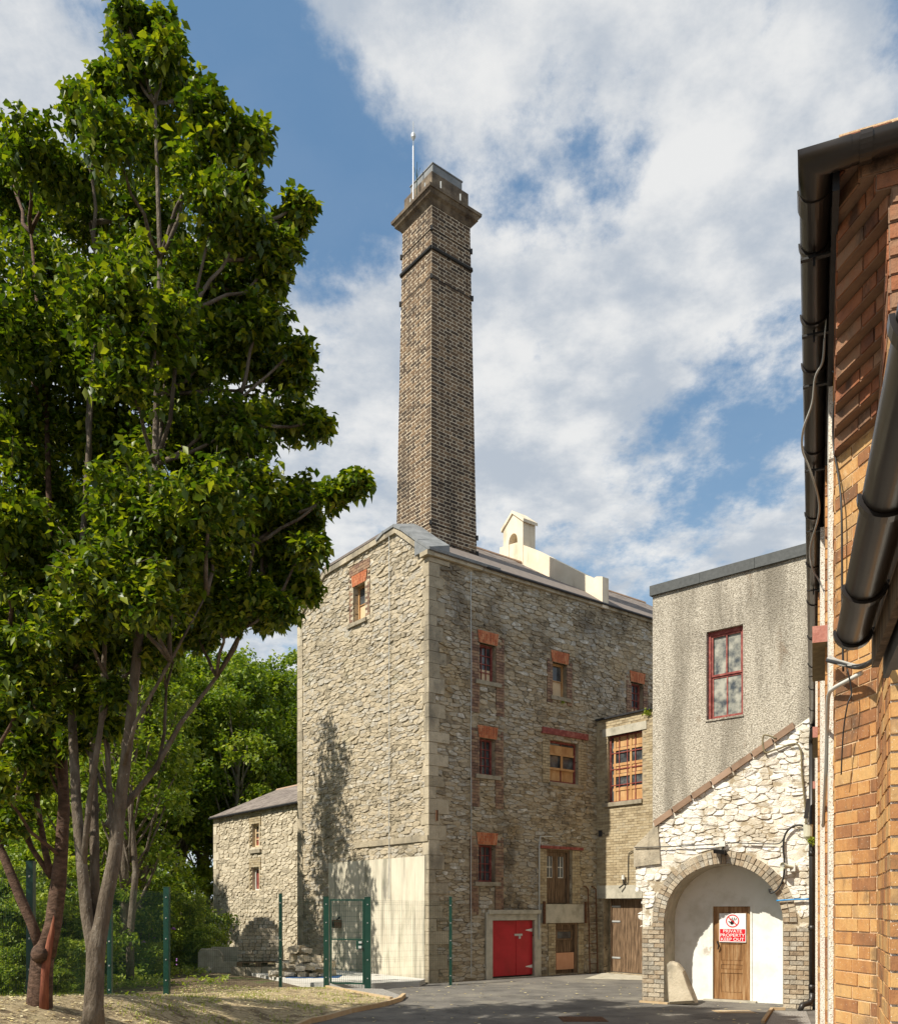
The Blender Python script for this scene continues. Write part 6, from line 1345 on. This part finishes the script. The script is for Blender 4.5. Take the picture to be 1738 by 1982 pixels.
for (o_, px, Y, s, a) in ((s2, 20, 18, .9, 1), (s1, 60, 20, .9, 2), (s2, 200, 24, 1.1, 2.5), (s2, 280, 27, 1.1, 4), (s1, 240, 26, .75, 1), (s2, 330, 33, 1.3, .4), (s2, 330, 38, 1.4, 3), (s1, 150, 19.5, .5, 5), (s2, -20, 22, 1.2, .9), (s2, 70, 26, 1.7, 1.9), (s2, 180, 30, 1.9, 5.9), (s2, 240, 34, 1.3, 2.9),
                          (s2, 20, 15.5, .55, 3.0), (s1, -10, 24, 1.3, 4.4), (s2, 400, 30, .5, 1.2), (s1, 300, 24.5, .4, 1.9), (s2, 110, 17, .35, 1.9)):
    copy_tree(o_, gp(px, Y), s, a, lw_)
# low ground plants behind the fence and weeds (stuff)
rg = np.random.default_rng(5); n = 15000; Y = rg.uniform(17, 30, n); px = rg.uniform(-60, 440, n); X = (px - CX) / F * Y
ok = (X < -6.4) | (Y > 22.5); ok &= (np.sin(X * 2.1) + np.cos(Y * 1.7) + rg.normal(0, .6, n)) > .2; ok &= ~((Y > 25) & (X > -7.0) & (Y < 28)); X, Y = X[ok], Y[ok]
Z = np.array([ground_h(a, c) for a, c in zip(X, Y)]) + rg.uniform(0, .22, len(X)); tag(leafmesh('ground_cover', np.stack([X, Y, Z], 1), .11, 'leafC', seed=6), kind='stuff')
px_ = MB(); 
def sprig(c, R_, n_, lsz, label, seed, mat='leafC'):
    rg_ = np.random.default_rng(seed); t = empty('weed', c, label, 'weed'); mb = MB()
    for k in range(5): mb.tube([c, (c[0] + rg_.uniform(-R_, R_) * .6, c[1] + rg_.uniform(-R_, R_) * .6, c[2] + R_ * .9)], [.006, .002], 4)
    mb.build('stems', 'leafB', t); leafmesh('leaves', np.array(c) + sph(rg_, n_) * (R_ * rg_.random(n_) ** .5)[:, None] * np.array([1, 1, .8]) + np.array([0, 0, R_ * .5]), lsz, mat, t, seed=seed)
sprig(wing.P(*wing.uz(1256, 1384), .05), .16, 90, .07, 'small green fern tuft growing at the top corner of the brick wing', 71)
sprig(facade.P(*facade.uz(1087, 1362), .05), .07, 40, .04, 'tiny weed under the plywood window sill', 72)
sprig((tB.location[0] - .25, 9.6, lawn_h(-4.3, 9.6)), .18, 120, .07, 'low leafy weed at the foot of the grey tree', 73)
sprig(W(1570, 1632, 17.2), .12, 50, .06, 'small bright fern sprouting beside the downpipe', 74)
# ------------------------------------------------------------------ SKY, SUN, CAMERA
AZ, EL = 55.0, 47.0
sd = Vector((-math.sin(R(AZ)) * math.cos(R(EL)), -math.cos(R(AZ)) * math.cos(R(EL)), math.sin(R(EL))))
sun = bpy.data.lights.new('sun', 'SUN'); sun.energy = 4.6; sun.angle = R(.5); sun.color = (1.0, .93, .80)
so_ = bpy.data.objects.new('sun', sun); COL.objects.link(so_); so_.rotation_euler = sd.to_track_quat('Z', 'Y').to_euler(); so_.location = sd * 50
wd_ = bpy.data.worlds.new('World'); sc.world = wd_; wd_.use_nodes = True; nt = wd_.node_tree; bg = nt.nodes['Background']
sky = nd(nt, 'ShaderNodeTexSky', sky_type='NISHITA'); sky.sun_disc = False; sky.sun_elevation = R(EL); sky.sun_rotation = R(180 + AZ); sky.air_density = 1.1; sky.dust_density = .6; sky.ozone_density = 2.2
tc = nd(nt, 'ShaderNodeTexCoord').outputs['Generated']
nrm = nd(nt, 'ShaderNodeVectorMath', operation='NORMALIZE'); lk(nt, tc, nrm.inputs[0]); dirv = nrm.outputs[0]
sep = nd(nt, 'ShaderNodeSeparateXYZ'); lk(nt, dirv, sep.inputs[0])
zden = math_(nt, 'ADD', math_(nt, 'MAXIMUM', sep.outputs[2], 0.0), .16)
cmb = nd(nt, 'ShaderNodeCombineXYZ'); lk(nt, math_(nt, 'DIVIDE', sep.outputs[0], zden), cmb.inputs[0]); lk(nt, math_(nt, 'DIVIDE', sep.outputs[1], zden), cmb.inputs[1])
n1 = noise_node(nt, 2.6, 9, .58, (1, .8, 1), off=4.2, tc=cmb.outputs[0]); n2 = noise_node(nt, 6.2, 9, .62, (1, .8, 1), off=1.3, tc=cmb.outputs[0])
n3 = noise_node(nt, 15.0, 8, .65, (1, .8, 1), off=7.7, tc=cmb.outputs[0])
dens = math_(nt, 'ADD', math_(nt, 'ADD', math_(nt, 'MULTIPLY', n1, .26), math_(nt, 'MULTIPLY', n2, .48)), math_(nt, 'MULTIPLY', n3, .26))
BL = [(600, 330, 170, -.15), (400, 60, 150, -.13), (1330, 850, 130, -.07), (1520, 700, 110, -.07), (1060, 290, 90, -.04), (1480, 880, 90, -.06), (440, 250, 170, -.12), (1180, 330, 70, -.06), (640, 440, 120, -.07), (1740, 20, 80, -.1), (1100, 1080, 60, -.06), (1000, 430, 60, -.05),
      (700, 70, 150, .12), (560, 190, 70, .07), (640, 640, 230, .10), (1100, 740, 170, .10), (1300, 180, 330, .07), (1350, 520, 170, .10), (650, 950, 160, .08), (40, 130, 90, .12), (900, 600, 150, .06), (1050, 950, 130, .05), (1640, 250, 160, .08), (1240, 640, 120, .06), (1400, 1020, 150, .09), (900, 60, 120, .06), (1430, 420, 120, .06), (150, 170, 60, .07)]
BL = [(a_, b_, c_, w_ * (.62 if w_ > 0 else .9)) for a_, b_, c_, w_ in BL]
for (px, py, rp, wgt) in BL:
    c = Vector(((px - CX), F, (HZ - py))).normalized(); a = math.atan(rp / math.hypot(F, (HZ - py)))
    dt = nd(nt, 'ShaderNodeVectorMath', operation='DOT_PRODUCT'); lk(nt, dirv, dt.inputs[0]); dt.inputs[1].default_value = c
    dens = math_(nt, 'ADD', dens, mrange(nt, dt.outputs['Value'], math.cos(a * 1.5), math.cos(a * .3), 0, wgt))
cov = mrange(nt, dens, .40, .555, .06, 1)
shade = mrange(nt, noise_node(nt, 5.5, 8, .6, (1, 1, 1), off=9.1, tc=cmb.outputs[0]), .35, .65)
ccol = mix(nt, shade, (3.7, 4.05, 4.5), (6.4, 6.35, 6.2))
hz = mrange(nt, sep.outputs[2], .05, .62, 1, 0)
grad = mix(nt, hz, (.80, 1.9, 3.4), (2.6, 4.1, 5.3))
skyc = mix(nt, .65, sky.outputs[0], grad)
fin = mix(nt, math_(nt, 'MULTIPLY', cov, .90), skyc, ccol)
lk(nt, fin, bg.inputs['Color']); bg.inputs['Strength'].default_value = .10
cam = bpy.data.cameras.new('camera'); co = bpy.data.objects.new('camera', cam); COL.objects.link(co); co.location = (0, 0, CAMZ); co.rotation_euler = (R(90), 0, 0)
cam.sensor_fit = 'HORIZONTAL'; cam.sensor_width = 36; cam.lens = 36 * F / 1738; cam.shift_y = (HZ - 991) / 1738; cam.clip_end = 2000; cam.clip_start = .05
sc.camera = co
sc.view_settings.view_transform = 'Standard'; sc.view_settings.look = 'None'; sc.view_settings.exposure = .5; sc.view_settings.gamma = 1
